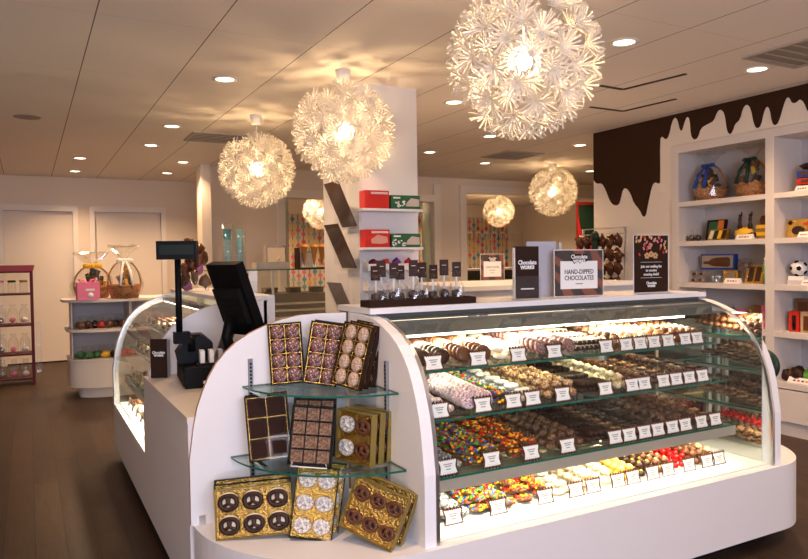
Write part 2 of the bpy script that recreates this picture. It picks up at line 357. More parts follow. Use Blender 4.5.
# painted drips
dp = [(593, 132), (593, 180), (597, 184), (602, 183), (606, 190), (610, 201), (614, 205.5), (619, 205), (621, 198), (623, 189), (627, 188), (631, 194), (634, 203), (640, 210), (643, 217), (646, 216), (648, 205), (652, 186), (655, 182), (659, 184), (660.5, 182), (660, 140), (662, 136), (666, 140), (669, 136), (672, 122), (675, 117), (678, 120), (680, 130), (682, 131), (684, 124), (687, 116), (690, 119), (691, 135), (694, 140), (698, 138), (701, 128), (708, 124), (714, 121), (717, 112), (721, 109), (725, 114), (727, 130), (730, 135), (733, 131), (735, 124), (740, 120), (743, 108), (747, 104), (751, 108), (754, 124), (757, 129), (761, 126), (764, 112), (767, 106), (770, 109), (772, 122), (775, 126), (779, 122), (784, 104), (787, 97), (790, 98), (792, 103), (796, 103), (800, 99), (804, 102), (808, 112)]
pts = [(at(x, y, 'x', XF).y, min(at(x, y, 'x', XF).z, ZC-.002)) for x, y in dp]
pts[0] = (5.798, ZC-.002); pts[1] = (5.798, pts[1][1])
y_ = pts[-1][0]
for k in range(7):
    pts += [(y_-.04, 2.60+.03*(k % 3)), (y_-.08, 2.66), (y_-.12, 2.80), (y_-.17, 2.80), (y_-.20, 2.68)]; y_ -= .22
for it in range(1):     # round off the drips
    q = [pts[0], pts[1]]
    for a_, c_ in zip(pts[1:], pts[2:]): q += [(a_[0]*.75+c_[0]*.25, a_[1]*.75+c_[1]*.25), (a_[0]*.25+c_[0]*.75, a_[1]*.25+c_[1]*.75)]
    pts = q
pts += [(y_, ZC-.002)]
b = MB()
from mathutils.geometry import tessellate_polygon
A_ = [b.v((XF-.004, y, z)) for y, z in pts]; B_ = [b.v((XF-.0005, y, z)) for y, z in pts]
for tr in tessellate_polygon([[Vector((y, z, 0)) for y, z in pts]]): b.face([A_[i] for i in tr], DRIP)
for i in range(len(pts)): j = (i+1) % len(pts); b.face((A_[i], A_[j], B_[j], B_[i]), DRIP)
b.build('painted_drip_mural', label='dark brown dripping chocolate painted along the top of the right wall', cat='mural')
# ------------------------------------------------------------------ ceiling fittings
DL = [(80, 158), (75, 171), (172, 126), (151, 145), (183, 162), (167, 173), (225, 79), (624, 42), (757, 69), (454, 102), (490, 136), (430, 152), (485, 163), (580, 145), (590, 171)]
where = ['second nearest of the far left pair of ceiling lights', 'farthest left ceiling light close above the left door', 'ceiling light left of the vent, nearest of its trio', 'ceiling light left of the vent, middle of its row',
         'ceiling light nearest the pilaster, left of the farthest paper globe', 'small ceiling light close to the far wall above the right door', 'large ceiling light near the photo top left of the middle globe', 'ceiling light just right of the nearest paper globe',
         'ceiling light above the shelving and the drip mural', 'ceiling light half hidden behind the nearest globe', 'ceiling light straight below the nearest globe', 'ceiling light right of the white column', 'ceiling light beside the far ceiling vent',
         'ceiling light left of the drip mural corner', 'ceiling light partly behind the drip mural corner']
def spot(loc, w_):
    l = bpy.data.lights.new('downlight_or_fill_lamp', 'SPOT'); l.energy = w_; l.color = WARM; l.spot_size = 2.3; l.spot_blend = .8; l.shadow_soft_size = .06
    o = bpy.data.objects.new('downlight_or_fill_lamp', l); COL.objects.link(o); o.location = loc; return o
d0 = None
for (px, py), wh in zip(DL, where):
    p = at(px, py, 'z', ZC)
    if d0 is None:
        d0 = thing('downlight', 'x', 'ceiling light', (0, 0, 0), group='round recessed ceiling downlights')
        r = MB(); r.lathe([(.068, 0), (.095, -.001), (.097, -.006), (.070, -.008), (.066, -.003)], 24, TRIMM); r.build('trim_ring', parent=d0)
        r = MB(); r.lathe([(0, -.003), (.067, -.003)], 24, DLM); r.build('lens', parent=d0)
        o = d0
    else: o = copy_tree(d0)
    o.location = (p.x, p.y, ZC); o['label'] = 'round recessed ' + wh
    spot((p.x, p.y, ZC-.03), 95)
for x, y in ((.6, 7), (.6, 4.5), (3.4, 7.5), (4.4, 1.2), (2.0, .4), (6.8, 12), (4.6, 12.4), (8.8, 11.5), (8.8, 8), (.2, 1.8), (8.3, 13.6), (6.2, 13.2), (4.9, 13.4), (10, 13), (3.4, 13.4)):
    if y > 10 or y < 2 or x > 3.3 and x < 4: spot((x, y, ZC-.03), 95)  # spots without fittings; those in the rear room are added to brighten it
def vent(px0, py0, px1, py1, dx, dy, lab):
    p = at((px0+px1)/2, (py0+py1)/2, 'z', ZC)
    t = thing('ceiling_vent', lab, 'vent', (p.x, p.y, ZC), group='square ceiling vents')
    b = MB(); m = mat('vent_grey', (.42, .37, .32), .6)
    b.box(-dx, dx, -dy, -dy+.03, -.012, 0, m); b.box(-dx, dx, dy-.03, dy, -.012, 0, m); b.box(-dx, -dx+.03, -dy+.03, dy-.03, -.012, 0, m); b.box(dx-.03, dx, -dy+.03, dy-.03, -.012, 0, m); b.build('frame', parent=t)
    b = MB(); b.box(-dx+.03, dx-.03, -dy+.03, dy-.03, -.004, 0, mat('vent_dark', (.28, .24, .21), .8)); b.build('backing', parent=t)
    b = MB(); n = 6
    for i in range(n):
        y = -dy+.05+i*(2*dy-.1)/(n-1); b.box(-dx+.03, dx-.03, y-.008, y+.008, -.011, -.005, m)
    b.build('louvre', parent=t)
vent(190, 133, 240, 142, .28, .28, 'grey ceiling vent left of the farthest paper globe')
vent(490, 152, 535, 158, .30, .30, 'grey ceiling vent above the small far globe')
vent(780, 44, 840, 58, .30, .30, 'grey ceiling vent at the right edge above the drips')
b = MB(); p = at(27, 117, 'z', ZC); b.lathe([(0, -.006), (.10, -.006), (.115, -.002), (.115, 0)], 28, mat('speaker_grille', (.36, .31, .27), .8)); b.build('ceiling_speaker', loc=(p.x, p.y, ZC), label='round grey ceiling speaker at the far left', cat='speaker')
for (a, c, e, lab) in (((600, 85.3), (623, 89.2), (686, 73.6), 'thin dark L-shaped ceiling slot nearer the camera'), ((590, 106.7), (623, 111), (676, 98.7), 'thin dark L-shaped ceiling slot behind the first one')):
    q = [at(*k, 'z', ZC) for k in (a, c, e)]; b = MB()
    for u, v in ((q[0], q[1]), (q[1], q[2])):
        d = (v-u).normalized(); n = Vector((-d.y, d.x, 0))*.016
        b.prism([(u.x-n.x, u.y-n.y), (v.x-n.x, v.y-n.y), (v.x+n.x, v.y+n.y), (u.x+n.x, u.y+n.y)], XY, ZC-.006, ZC, mat('slot_dark', (.05, .045, .04), .7))
    b.build('ceiling_slot', label=lab, cat='ceiling slot', group='ceiling slots')
# ------------------------------------------------------------------ paper flower globes
fb = MB()
fb.lathe([(0, .0), (.013, .0), (.012, .004), (0, .004)], 10, PETAL)
for k in range(18):
    a = 2*PI*k/18; el = .48+.12*((k*7) % 3-1); L = .088+.008*((k*5) % 3-1)
    d = Vector((math.cos(a)*math.cos(el), math.sin(a)*math.cos(el), math.sin(el))); s_ = Vector((-math.sin(a), math.cos(a), 0))*.0048
    p0 = d*.008; p1 = d*L; n_ = d.cross(s_).normalized()*.0009
    q = [p0-s_*.5, p0+s_*.5, p1+s_*.9, p1-s_*.9]
    A = [fb.v(x+n_) for x in q]; B = [fb.v(x-n_) for x in q]
    fb.face(A, PETAL); fb.face(B[::-1], PETAL)
    for i in range(4): fb.face((A[i], B[i], B[(i+1) % 4], A[(i+1) % 4]), PETAL)
flower_obj = fb.build('paper_flower'); flower_me = flower_obj.data; bpy.data.objects.remove(flower_obj)
def globe(c, R, watt, label, n=72):
    t = thing('pendant_lamp', label, 'pendant lamp', c, group='white paper flower globe lamps')
    ga = PI*(3-math.sqrt(5))
    for i in range(n):
        z = 1-2*(i+.5)/n; r = math.sqrt(1-z*z); d = Vector((r*math.cos(ga*i), r*math.sin(ga*i), z))
        if abs(z) > .95 and z > 0: continue
        o = bpy.data.objects.new('paper_flower', flower_me); COL.objects.link(o); o.parent = t
        k = R/.35; rad = (.295 if i % 4 else .245)*k
        o.location = d*rad; o.scale = (k, k, k)
        o.rotation_euler = (d.to_track_quat('Z', 'Y') @ Euler((0, 0, i*1.3)).to_quaternion()).to_euler()
    b = MB(); m = mat('white_plastic', (.8, .78, .75), .4)
    for i in range(n):
        z = 1-2*(i+.5)/n; r = math.sqrt(1-z*z); d = Vector((r*math.cos(ga*i), r*math.sin(ga*i), z))
        if abs(z) > .95 and z > 0: continue
        b.tube([d*.07*R/.35, d*(.293 if i % 4 else .243)*R/.35], .0016, 4, m, False)
    b.build('spokes', parent=t)
    b = MB(); b.ball((0, 0, 0), watt, BULB, n=14, rings=10); b.build('bulb', parent=t, label='glowing warm bulb')
    b = MB()
    for i in range(10):
        a = 2*PI*i/10; b.tube([(.072*math.sin(PI*j/8)*math.cos(a), .072*math.sin(PI*j/8)*math.sin(a), .072*math.cos(PI*j/8)) for j in range(9)], .003, 4, m, False)
    b.build('bulb_cage', parent=t)
    b = MB(); h = ZC-c[2]; b.tube([(0, 0, .07), (0, 0, h-.05)], .006, 8, m); b.build('cord', parent=t)
    b = MB(); b.lathe([(.045, h-.085), (.052, h-.03), (.055, h)], 20, m); b.build('canopy', parent=t)
globe((1.992, 2.535, 2.384), .35, .036, 'largest paper flower globe lamp, nearest, hanging over the front case')
globe((2.016, 4.624, 2.421), .37, .038, 'middle paper flower globe lamp hanging in front of the white column')
globe((1.901, 6.387, 2.357), .355, .038, 'left paper flower globe lamp hanging above the screen')
globe((6.772, 7.974, 2.462), .36, .036, 'small far paper globe lamp just left of the drip mural')
globe((8.80, 12.10, 2.50), .34, .034, 'smallest far paper globe lamp, glowing in front of the patterned wallpaper')
p = at(320, 203, 'y', 12.6); globe((p.x, 12.6, min(p.z, 2.45)), .34, .032, 'far paper globe lamp half hidden by the brochure pockets of the column')
# ------------------------------------------------------------------ counters
PROF = [(0, .43), (0, .70), (.02, .84), (.035, .91), (.06, .98), (.085, 1.035), (.115, 1.085), (.155, 1.13), (.20, 1.168), (.26, 1.203), (.33, 1.231), (.40, 1.252), (.48, 1.266), (.56, 1.270)]
YF, XW = 2.225, .56            # front plane of the front case, outer plane of the wing
def arch(u_end, z0, inset=0):
    pr = [(u+inset, z) for u, z in PROF if u+inset < u_end and z >= z0]
    pr = [(inset, z0)] + [q for q in pr if q[1] > z0] + [(u_end, 1.270)]
    return pr
# --- front case
fc = thing('display_case', 'long white curved-glass display case filled with dipped chocolates, facing the camera', 'display case', (1.27, YF, 0))
def FX(d): return (d[0]-1.27, d[1]-1.27, d[2]-YF, d[3]-YF, d[4], d[5])
def quarter(cx, cy, r, a0, a1, n=20): return [(cx+r*math.cos(a0+(a1-a0)*i/n), cy+r*math.sin(a0+(a1-a0)*i/n)) for i in range(n+1)]
RQ = .70
body = quarter(1.27, 2.90, RQ+.0, PI, 1.5*PI) + [(3.37+.44*math.cos(a), 2.86+.66*math.sin(a)) for a in [-PI/2+PI/2*i/20 for i in range(21)]]+[(3.37, 2.86), (3.37, 3.0), (1.27, 3.0), (1.27, 2.9)]
body = [(x-1.27, y-YF) for x, y in body]
slab('skirt', body, .10, .43, WHITE, fc, SKIRT)
pl = quarter(1.27, 2.90, RQ-.12, PI, 1.5*PI) + [(3.37+.30*math.cos(a), 2.86+.52*math.sin(a)) for a in [-PI/2+PI/2*i/20 for i in range(21)]]+[(3.3, 2.9), (1.27, 2.9)]
slab('plinth', [(x-1.27, y-YF) for x, y in pl], .0, .10, BLACKM, fc)
bx('deck', FX((1.335, 3.31, 2.25, 2.97, .431, .437)), mat('white_deck', (.86, .84, .78), .35), fc)
for x0, x1, nm in ((1.27, 1.318, 'end_panel'), (3.322, 3.37, 'end_panel')):
    o_ = arch(.675, .43); pt = [(.0, .43)]+o_[1:]+[(.675, 1.27), (.675, .43)]
    pt = [(u, z) for u, z in pt]
    b = MB(); b.prism([(u, z) for u, z in pt], YZ, x0-1.27, x1-1.27, WHITE, WHITE); b.build(nm, parent=fc)
def strip(x0, x1, d0, d1, m, parent, name, label=None):
    b = MB(); A = [(u, z) for u, z in PROF]
    def off(i, d):
        a = Vector(A[max(i-1, 0)]); c = Vector(A[min(i+1, len(A)-1)]); t_ = (c-a).normalized(); n = Vector((-t_.y, t_.x)); return Vector(A[i])-n*(-1)*0 + Vector((t_.y, -t_.x))*d
    for i in range(len(A)-1):
        q = [off(i, d0), off(i+1, d0), off(i+1, d1), off(i, d1)]
        V = [b.v((x, p.x, p.y)) for x in (x0, x1) for p in q]
        for f in ((0, 1, 2, 3), (7, 6, 5, 4), (0, 4, 5, 1), (3, 2, 6, 7), (1, 5, 6, 2), (0, 3, 7, 4)): b.face([V[k] for k in f], m, False)
    bmesh.ops.recalc_face_normals(b.bm, faces=b.bm.faces)
    return b.build(name, parent=parent, label=label)
strip(.049, .064, -.001, .014, CHROME, fc, 'glass_frame', 'thin aluminium edge frame')
strip(2.036, 2.051, -.001, .014, CHROME, fc, 'glass_frame', 'thin aluminium edge frame')
strip(.064, 2.036, .002, .008, CASEGL, fc, 'curved_glass')
bx('mirror_panel', FX((3.313, 3.321, 2.29, 2.96, .437, 1.20)), MIRROR, fc)
bx('countertop', FX((1.27, 3.37, 2.67, 3.02, 1.272, 1.297)), TOPW, fc, .003)
bx('top_rail', FX((1.318, 3.321, 2.68, 2.98, 1.24, 1.271)), mat('grey_rail', (.07, .075, .07), .5), fc)
bx('light_housing', FX((1.34, 3.31, 2.585, 2.66, 1.183, 1.240)), mat('light_housing', (.12, .125, .11), .45, .2), fc)
bx('light_tube', FX((1.36, 2.25, 2.592, 2.65, 1.172, 1.183)), TUBE, fc, label='glowing white light tube')
bx('light_tube', FX((2.28, 3.10, 2.592, 2.65, 1.172, 1.183)), TUBE, fc, label='glowing white light tube')
for x0, x1 in ((1.34, 1.98), (2.02, 2.68), (2.72, 3.31)):
    bx('sliding_door', FX((x0, x1, 2.975, 2.985, .44, 1.235)), DMIRROR, fc, label='bronze mirrored sliding door')
for x in (1.99, 2.06, 2.70, 2.78, 2.86):
    bx('door_frame', FX((x-.014, x+.014, 2.955, 2.974, .44, 1.235)), mat('satin_aluminium', (.6, .6, .6), .4, .7), fc)
SH = [(1.052, 2.42), (.872, 2.34), (.655, 2.30)]
for k, (z, yf) in enumerate(SH):
    b = MB(); b.box(*FX((1.35, 3.12, yf, 2.95, z-.009, z)), SHGL, GREEDGE); sh = b.build('glass_shelf', parent=fc)
    for x in (1.42, 2.35, 3.06): bx('bracket', (x-1.27-.006, x-1.27+.006, .22, .74, z-.035, z-.0095), CHROME, fc)
bx('light_rail', FX((1.35, 3.12, 2.30, 2.36, .600, .645)), mat('warm_satin_metal', (.50, .45, .38), .4, .45), fc, label='satin metal light rail under lowest shelf')
bx('strip_cover', FX((1.36, 3.11, 2.3605, 2.41, .6425, .6455)), MATS['warm_satin_metal'], fc)
b = MB(); b.box(*FX((1.37, 3.10, 2.365, 2.40, .638, .6420)), TUBE); b.build('light_strip', parent=fc, label='glowing light strip')
for x, z in ((3.376, 1.10), (3.376, .85), (1.29, .52), (1.29, .80)):
    pass
# --- left alcove panel, glass corner shelves
wg = thing('side_counter', 'pale counter wing with cash desk, rounded white end and curved glass case behind', 'counter', (XW, 2.9, 0))
def WX(d): return (d[0]-XW, d[1]-XW, d[2]-2.9, d[3]-2.9, d[4], d[5])
pa = [(u, z) for u, z in PROF if z > .43]
pt = [(0, .43)]+pa+[(.70, 1.268), (.70, .43)]
b = MB(); b.prism(pt, XZ, .0, .022, WHITE, WEDGE); b.build('end_panel', parent=wg, label='white rounded end panel with peach edge')
bx('skirt', WX((XW, 1.27, 2.923, 4.15, .10, .845)), SKIRT, wg)
bx('cash_desk_top', WX((XW-.003, 1.27, 2.923, 4.15, .845, .870)), mat('warm_stone', (.72, .66, .60), .35), wg)
bx('case_skirt', WX((XW, 1.27, 4.15, 5.80, .10, .43)), SKIRT, wg)
bx('plinth', WX((XW+.12, 1.2, 3.0, 5.7, 0, .10)), BLACKM, wg)
pt2 = [(0, .43)]+pa+[(.72, 1.268), (.72, .43)]
b = MB(); b.prism(pt2, XZ, 1.25, 1.272, WHITE, WEDGE); b.build('case_end_panel', parent=wg, label='white rounded case end panel with peach edge')
def strip_y(y0, y1, d0, d1, m, parent, name, label=None):
    b = MB(); A = PROF
    def off(i, d):
        a = Vector(A[max(i-1, 0)]); c = Vector(A[min(i+1, len(A)-1)]); t_ = (c-a).normalized(); return Vector(A[i]) + Vector((t_.y, -t_.x))*d
    for i in range(len(A)-1):
        q = [off(i, d0), off(i+1, d0), off(i+1, d1), off(i, d1)]
        V = [b.v((p.x, y, p.y)) for y in (y0, y1) for p in q]
        for f in ((0, 1, 2, 3), (7, 6, 5, 4), (0, 4, 5, 1), (3, 2, 6, 7), (1, 5, 6, 2), (0, 3, 7, 4)): b.face([V[k] for k in f], m, False)
    bmesh.ops.recalc_face_normals(b.bm, faces=b.bm.faces); return b.build(name, parent=parent, label=label)
strip_y(2.83, 2.90, -.004, .035, CHROME, wg, 'glass_frame', 'thick aluminium frame at the far end')
strip_y(1.273, 1.285, -.001, .014, CHROME, wg, 'glass_frame', 'thin aluminium frame')
strip_y(1.285, 2.83, .002, .008, CASEGL, wg, 'curved_glass')
b = MB(); b.prism([(.03, .43)]+[(u+.025, z-.015) for u, z in pa]+[(.72, 1.255), (.72, .43)], XZ, 2.872, 2.880, CLEAR); b.build('end_glass', parent=wg)
bx('deck', WX((.60, 1.26, 4.18, 5.76, .431, .437)), MATS['white_deck'], wg)
bx('case_top', WX((1.0, 1.33, 4.15, 5.80, 1.272, 1.297)), TOPW, wg, .003)
bx('case_back', WX((1.26, 1.33, 4.15, 5.80, .0, 1.271)), WHITE, wg)
bx('light_housing', WX((.93, .99, 4.2, 5.75, 1.212, 1.240)), MATS['light_housing'], wg)
bx('light_tube', WX((.935, .985, 4.25, 5.70, 1.205, 1.212)), TUBE, wg, label='glowing white light tube')
for (z, yf) in SH:
    x0 = XW+(yf-YF)
    b = MB(); b.box(*WX((x0, 1.25, 4.22, 5.72, z-.009, z)), SHGL, GREEDGE); b.build('glass_shelf', parent=wg)
b = MB(); b.box(.075, .115, 1.33, 2.81, .600, .645, MATS['warm_satin_metal']); b.build('light_rail', parent=wg)
b = MB()
b.box(.03, .055, -.010, -.001, .435, .47, CHROME)
b.build('corner_clip', parent=wg)
# slotted standards + quarter round glass shelves in the alcove
al = thing('corner_shelving', 'corner shelving of two quarter-round glass shelves between two white panels', 'shelving', (1.27, 2.9, .43))
for (x, y) in ((-.455, -.008), (-.008, -.39)):
    hx, hy = (.009, .006) if y > -.1 else (.006, .009)
    b = MB(); b.box(x-hx, x+hx, y-hy, y+hy, .01, .665, mat('slotted_strip', (.28, .28, .30), .4, .6))
    for k in range(41):
        z = .02+k*.0155
        if y > -.1: b.box(x-.004, x+.004, y-.0075, y-.006, z, z+.009, BLACKM)
        else: b.box(x-.0075, x-.006, y-.004, y+.004, z, z+.009, BLACKM)
    b.build('slotted_standard', parent=al)
SZ = {}
for nm, z, r in (('upper', .553, .49), ('lower', .264, .545)):
    q = quarter(0, 0, r, PI, 1.5*PI, 24)
    pts_ = [(-.005, -.005)]+[(min(x, -.005), min(y, -.005)) for x, y in q]
    b = MB(); b.prism(pts_, XY, z-.008, z, SHGL, GREEDGE); b.build('glass_shelf', parent=al); SZ[nm] = z+.43
    b = MB(); b.box(-.465, -.445, -.20, -.014, z-.022, z-.0085, CHROME); b.build('bracket', parent=al)
    b = MB(); b.box(-.20, -.014, -.40, -.38, z-.022, z-.0085, CHROME); b.build('bracket', parent=al)
# ------------------------------------------------------------------ sweets
def puck(m, r=.034, h=.018, jit=.0, ridge=0, dz=0):
    b = MB(); n = 14
    pr = [(0, 0), (r*.86, 0), (r, h*.3), (r, h*.7), (r*.85, h), (r*.4, h*1.06), (0, h*1.08)]
    b.lathe(pr, n, m)
    if ridge:
        for v in b.bm.verts:
            a = math.atan2(v.co.y, v.co.x); k = 1+ridge*math.cos(a*9) if v.co.to_2d().length > r*.7 else 1; v.co.x *= k; v.co.y *= k
    if jit:
        for v in b.bm.verts: v.co *= 1+jit*noise.noise(v.co*70+Vector((dz, 0, 0)))
    return b
def candy_puck(cols, seed, bar=False):
    rr = random.Random(seed); b = puck(CHOCM, .036, .016)
    for k in range(34):
        a = rr.uniform(0, 2*PI); q = .036*math.sqrt(rr.random()); z = .018 if q < .028 else rr.uniform(.005, .018)
        if q > .028: q = .036
        b.ball((q*math.cos(a), q*math.sin(a), z), .0068, rr.choice(cols), (1, 1, .62), 7, 4, rot=(rr.uniform(-.7, .7), rr.uniform(-.7, .7), 0))
    return b
def lump(m, seed, r=.022, drizzle=None, sc=(1.15, .9, .75)):
    b = MB(); b.ball((0, 0, r*sc[2]*.95), r, m, sc, 12, 8, .55, seed)
    if drizzle:
        for j in range(4):
            x = -r*.8+j*r*.5
            b.tube([(x+.004*math.sin(t), r*sc[1]*math.cos(t)*.96, r*sc[2]*(.95+math.sin(t)*1.04)) for t in [PI*.15+i*PI*.7/6 for i in range(7)]], .0016, 4, drizzle)
    return b
def rod(m, seed, m2=None):
    b = MB(); b.tube([(-.055, 0, .011), (-.05, 0, .011), (0, .001, .012), (.05, 0, .011), (.056, 0, .011)], [.006, .011, .0125, .011, .006], 9, m)
    if m2:
        for j in range(7):
            x = -.045+j*.0145; b.tube([(x+.006*math.cos(t), .0125*math.cos(t), .0115+.0128*math.sin(t)) for t in [i*PI/6 for i in range(7)]], .0018, 4, m2)
    return b
def bark(m, seed, m2=None):
    b = MB(); rr = random.Random(seed); n = 7
    pts = [(.036*math.cos(2*PI*i/n)*rr.uniform(.75, 1.1), .028*math.sin(2*PI*i/n)*rr.uniform(.75, 1.1)) for i in range(n)]
    b.prism(pts, XY, 0, .010, m)
    for j in range(9):
        b.ball((rr.uniform(-.024, .024), rr.uniform(-.018, .018), .011), rr.uniform(.004, .0065), m2 or m, (1, 1, .7), 6, 4)
    return b
def truffle(m, seed, cap=None):
    b = MB(); b.lathe([(0, 0), (.015, 0), (.019, .006), (.0195, .014), (.015, .022), (.008, .027), (0, .028)], 12, m)
    if cap: b.ball((0, 0, .027), .007, cap, (1.1, 1.1, .6), 8, 5)
    return b
def ring(m, seed):
    b = MB(); n = 18; k = 8; rs = []
    for i in range(n):
        a = 2*PI*i/n; rs.append([b.v(((.024+.0105*math.cos(t))*math.cos(a), (.024+.0105*math.cos(t))*math.sin(a), .0105+.0105*math.sin(t))) for t in [2*PI*j/k for j in range(k)]])
    for i in range(n):
        for j in range(k): b.face((rs[i][j], rs[(i+1) % n][j], rs[(i+1) % n][(j+1) % k], rs[i][(j+1) % k]), m, True)
    return b
def wrapped(m, seed):
    b = MB(); b.ball((0, 0, .014), .0145, m, (1, 1, .92), 12, 8, .12, seed); b.lathe([(.001, .026), (.006, .034), (.0075, .036)], 8, m); return b
SWEETS = {
 'dark_dipped_cookie': lambda i: puck(CHOC, .035, .018, .05, .02, i), 'ridged_dipped_cookie': lambda i: puck(CHOCM, .035, .02, .04, .05, i),
 'white_pretzel_ring': lambda i: ring(CHOCW, i), 'crumb_coated_cookie': lambda i: puck(SPRK2, .034, .02, .06, 0, i), 'striped_chocolate_rod': lambda i: rod(CHOC, i, CHOCW),
 'dark_chocolate_rod': lambda i: rod(CHOC, i, None), 'nut_cluster': lambda i: lump(NUTS, i), 'coconut_cluster': lambda i: lump(TOFF, i), 'milk_chocolate_cluster': lambda i: lump(CHOCM, i),
 'dark_chocolate_cluster': lambda i: lump(DRKN, i), 'pastel_sprinkle_cookie': lambda i: puck(SPRK, .037, .022, .06, 0, i), 'rainbow_candy_cookie': lambda i: candy_puck(CANDY, i),
 'warm_candy_cookie': lambda i: candy_puck(CANDY[:3]+CANDY[:3]+[CANDY[5]], i+50), 'white_nonpareil_cookie': lambda i: puck(NONP, .036, .018, .06, 0, i), 'nutty_dipped_square': lambda i: bark(CHOCM, i, NUTS),
 'dark_bark_piece': lambda i: bark(CHOC, i, DRKN), 'white_drizzled_cluster': lambda i: lump(CHOCM, i, .022, CHOCW), 'grey_crumb_cookie': lambda i: puck(GREYN, .036, .02, .06, 0, i),
 'coconut_square': lambda i: bark(CHOCW, i, TOFF), 'cream_chocolate_cluster': lambda i: lump(CHOCW, i), 'yellow_chocolate_truffle': lambda i: truffle(mat('yellow_chocolate', (.80, .52, .10), .35), i),
 'gold_topped_truffle': lambda i: truffle(CHOC, i, YEL), 'red_foil_sweet': lambda i: wrapped(REDF, i), 'milk_truffle': lambda i: truffle(CHOCM, i), 'pink_green_truffle': lambda i: truffle(CHOCM, i, mat('pistachio', (.45, .50, .18), .5)),
 'white_cookie': lambda i: puck(CHOCW, .035, .02, .05, .03, i), 'green_tinted_cookie': lambda i: puck(mat('pale_green_chocolate', (.42, .45, .25), .45), .036, .02, .05, 0, i),
}
SM = {}
def sweet_mesh(kind, v):
    if (kind, v) not in SM:
        o = SWEETS[kind](v).build(kind); SM[(kind, v)] = o.data; bpy.data.objects.remove(o)
    return SM[(kind, v)]
HH = {'puck': .021, 'lump': .03, 'rod': .024, 'truf': .03}
BIG = ('cookie', 'ring', 'square', 'bark')
def heap(kind, x0, x1, ya, yb, z, lab, grp, style='flat', horiz=True, layers=2, rnd=random, swap=False):
    """every sweet of one tray row; swap: the tray runs along x"""
    rod_ = 'rod' in kind; big = any(k in kind for k in BIG)
    W, L = x1-x0, yb-ya
    out = []
    if style == 'stand':       # biscuits standing on edge one behind the other
        nc = max(1, int(W/.074)); dn = .033; nr = int(L/dn)
        for c in range(nc):
            for r in range(nr): out.append((x0+W*(c+.5)/nc, ya+.02+dn*r, z+.036, (PI/2-.35+rnd.uniform(-.06, .06), rnd.uniform(-.1, .1), rnd.uniform(-.12, .12)), r+c))
    elif rod_:
        nr = int(L/.13); nc = max(1, int(W/.027))
        for l in range(2):
            for r in range(max(1, nr)):
                for c in range(nc-(l % 2 if nc > 1 else 0)): out.append((x0+.013+.027*c+(l % 2)*.0135, ya+.065+.13*r, z+l*.0255, (0, 0, PI/2+rnd.uniform(-.05, .05)), r+c+l))
    else:
        s = .0755 if big else .052; hgt = .0245 if big else .033
        if 'bark' in kind or 'square' in kind: hgt = .0195; s = .068
        if 'truffle' in kind or 'foil' in kind: s = .0425
        nc = max(1, int(W/s+.15)); nr = int(L/s)
        for l in range(layers):
            m = nc if l == 0 or nc == 1 else nc-1 if W/nc < s*1.15 else nc
            for r in range(nr-(l > 0)):
                for c in range(m):
                    out.append((x0+W*(c+.5)/nc+(.0 if l == 0 or nc == 1 else W/nc*.5*(m < nc))+rnd.uniform(-.003, .003), ya+s*(r+.5+(.45 if l else 0)), z+l*hgt+.0005,
                                (rnd.uniform(-.10, .10)*(l > 0), rnd.uniform(-.10, .10)*(l > 0), rnd.uniform(0, 6.28) if not ('square' in kind) else rnd.uniform(-.2, .2)), r*3+c+l))
    ORD = ['front', 'second', 'third', 'fourth', 'fifth', 'sixth', 'seventh', 'eighth', 'ninth', 'tenth', 'eleventh', 'twelfth', 'thirteenth', 'fourteenth', 'fifteenth', 'sixteenth', 'seventeenth', 'eighteenth']
    ys = sorted(set(round(q[1], 3) for q in out)); per = {}
    for (x, y, zz, rot, v) in out:
        if swap: lab_ = lab % ORD[min(int((y-ya)/(L/max(1, nr))), 17)]
        elif horiz:
            row = min(int((y-ya)/(L/max(1, nr))), 17); lv = 'upper' if zz-z > .012 and style != 'stand' else 'lower'
            lab_ = lab % ('%s row %s' % (ORD[row], lv))
        else: lab_ = lab
        o = bpy.data.objects.new(kind, sweet_mesh(kind, v % 4)); COL.objects.link(o)
        if swap: x, y = y, x
        o.location = (x, y, zz+(.008+(y-ya)*.09 if not swap else 0)); o.rotation_euler = rot if not (swap and rod_) else (0, 0, 0)
        prop(o, lab_, 'sweet', grp)
    return len(out)
# price card: scalloped white card on a brown dripping backing
tg = MB(); W_, H_ = .074, .050; n = 9
def scal(w_, h_, amp, k):
    q = []
    for i in range(k*2): t_ = i/(k*2); q.append((-w_/2+w_*t_, -h_/2+(amp if i % 2 else -amp)))
    q.append((w_/2, -h_/2)); q.append((w_/2-.006, -h_*.1)); q.append((w_/2-.006, h_*.1))
    for i in range(k*2): t_ = i/(k*2); q.append((w_/2-w_*t_, h_/2+(amp if i % 2 else -amp)))
    q.append((-w_/2, h_/2)); q.append((-w_/2+.006, h_*.1)); q.append((-w_/2+.006, -h_*.1)); return q
tg.prism(scal(.096, .070, .0055, 6), XZ, .0, .0012, mat('card_brown_edge', (.09, .03, .018), .5, spec=.1))
back_me = tg.build('backing'); tf = MB(); tf.prism(scal(.080, .052, .0024, 8), XZ, -.0009, -.0001, PAPER); front_me = tf.build('card_face')
ti = MB()
for i, (w_, z) in enumerate(((.040, .011), (.030, .003), (.022, -.008))): ti.box(-w_/2, w_/2, -.0016, -.0009, z-.0022, z+.0022, mat('faint_print', (.38, .33, .31), .7))
ink_me = ti.build('printed_lines')
TAGM = [(x.name.split('.')[0], x.data) for x in (back_me, front_me, ink_me)]
for x in (back_me, front_me, ink_me): bpy.data.objects.remove(x)
def card(x, y, z, lab, grp, rz=0):
    t = thing('price_card', lab, 'price card', (x, y, z), group=grp); t.rotation_euler = (-.22, 0, rz)
    for nm, me in TAGM:
        o = bpy.data.objects.new(nm, me); COL.objects.link(o); o.parent = t; o.location = (0, 0, .031)
DESC = {k: k.replace('_', ' ') for k in SWEETS}
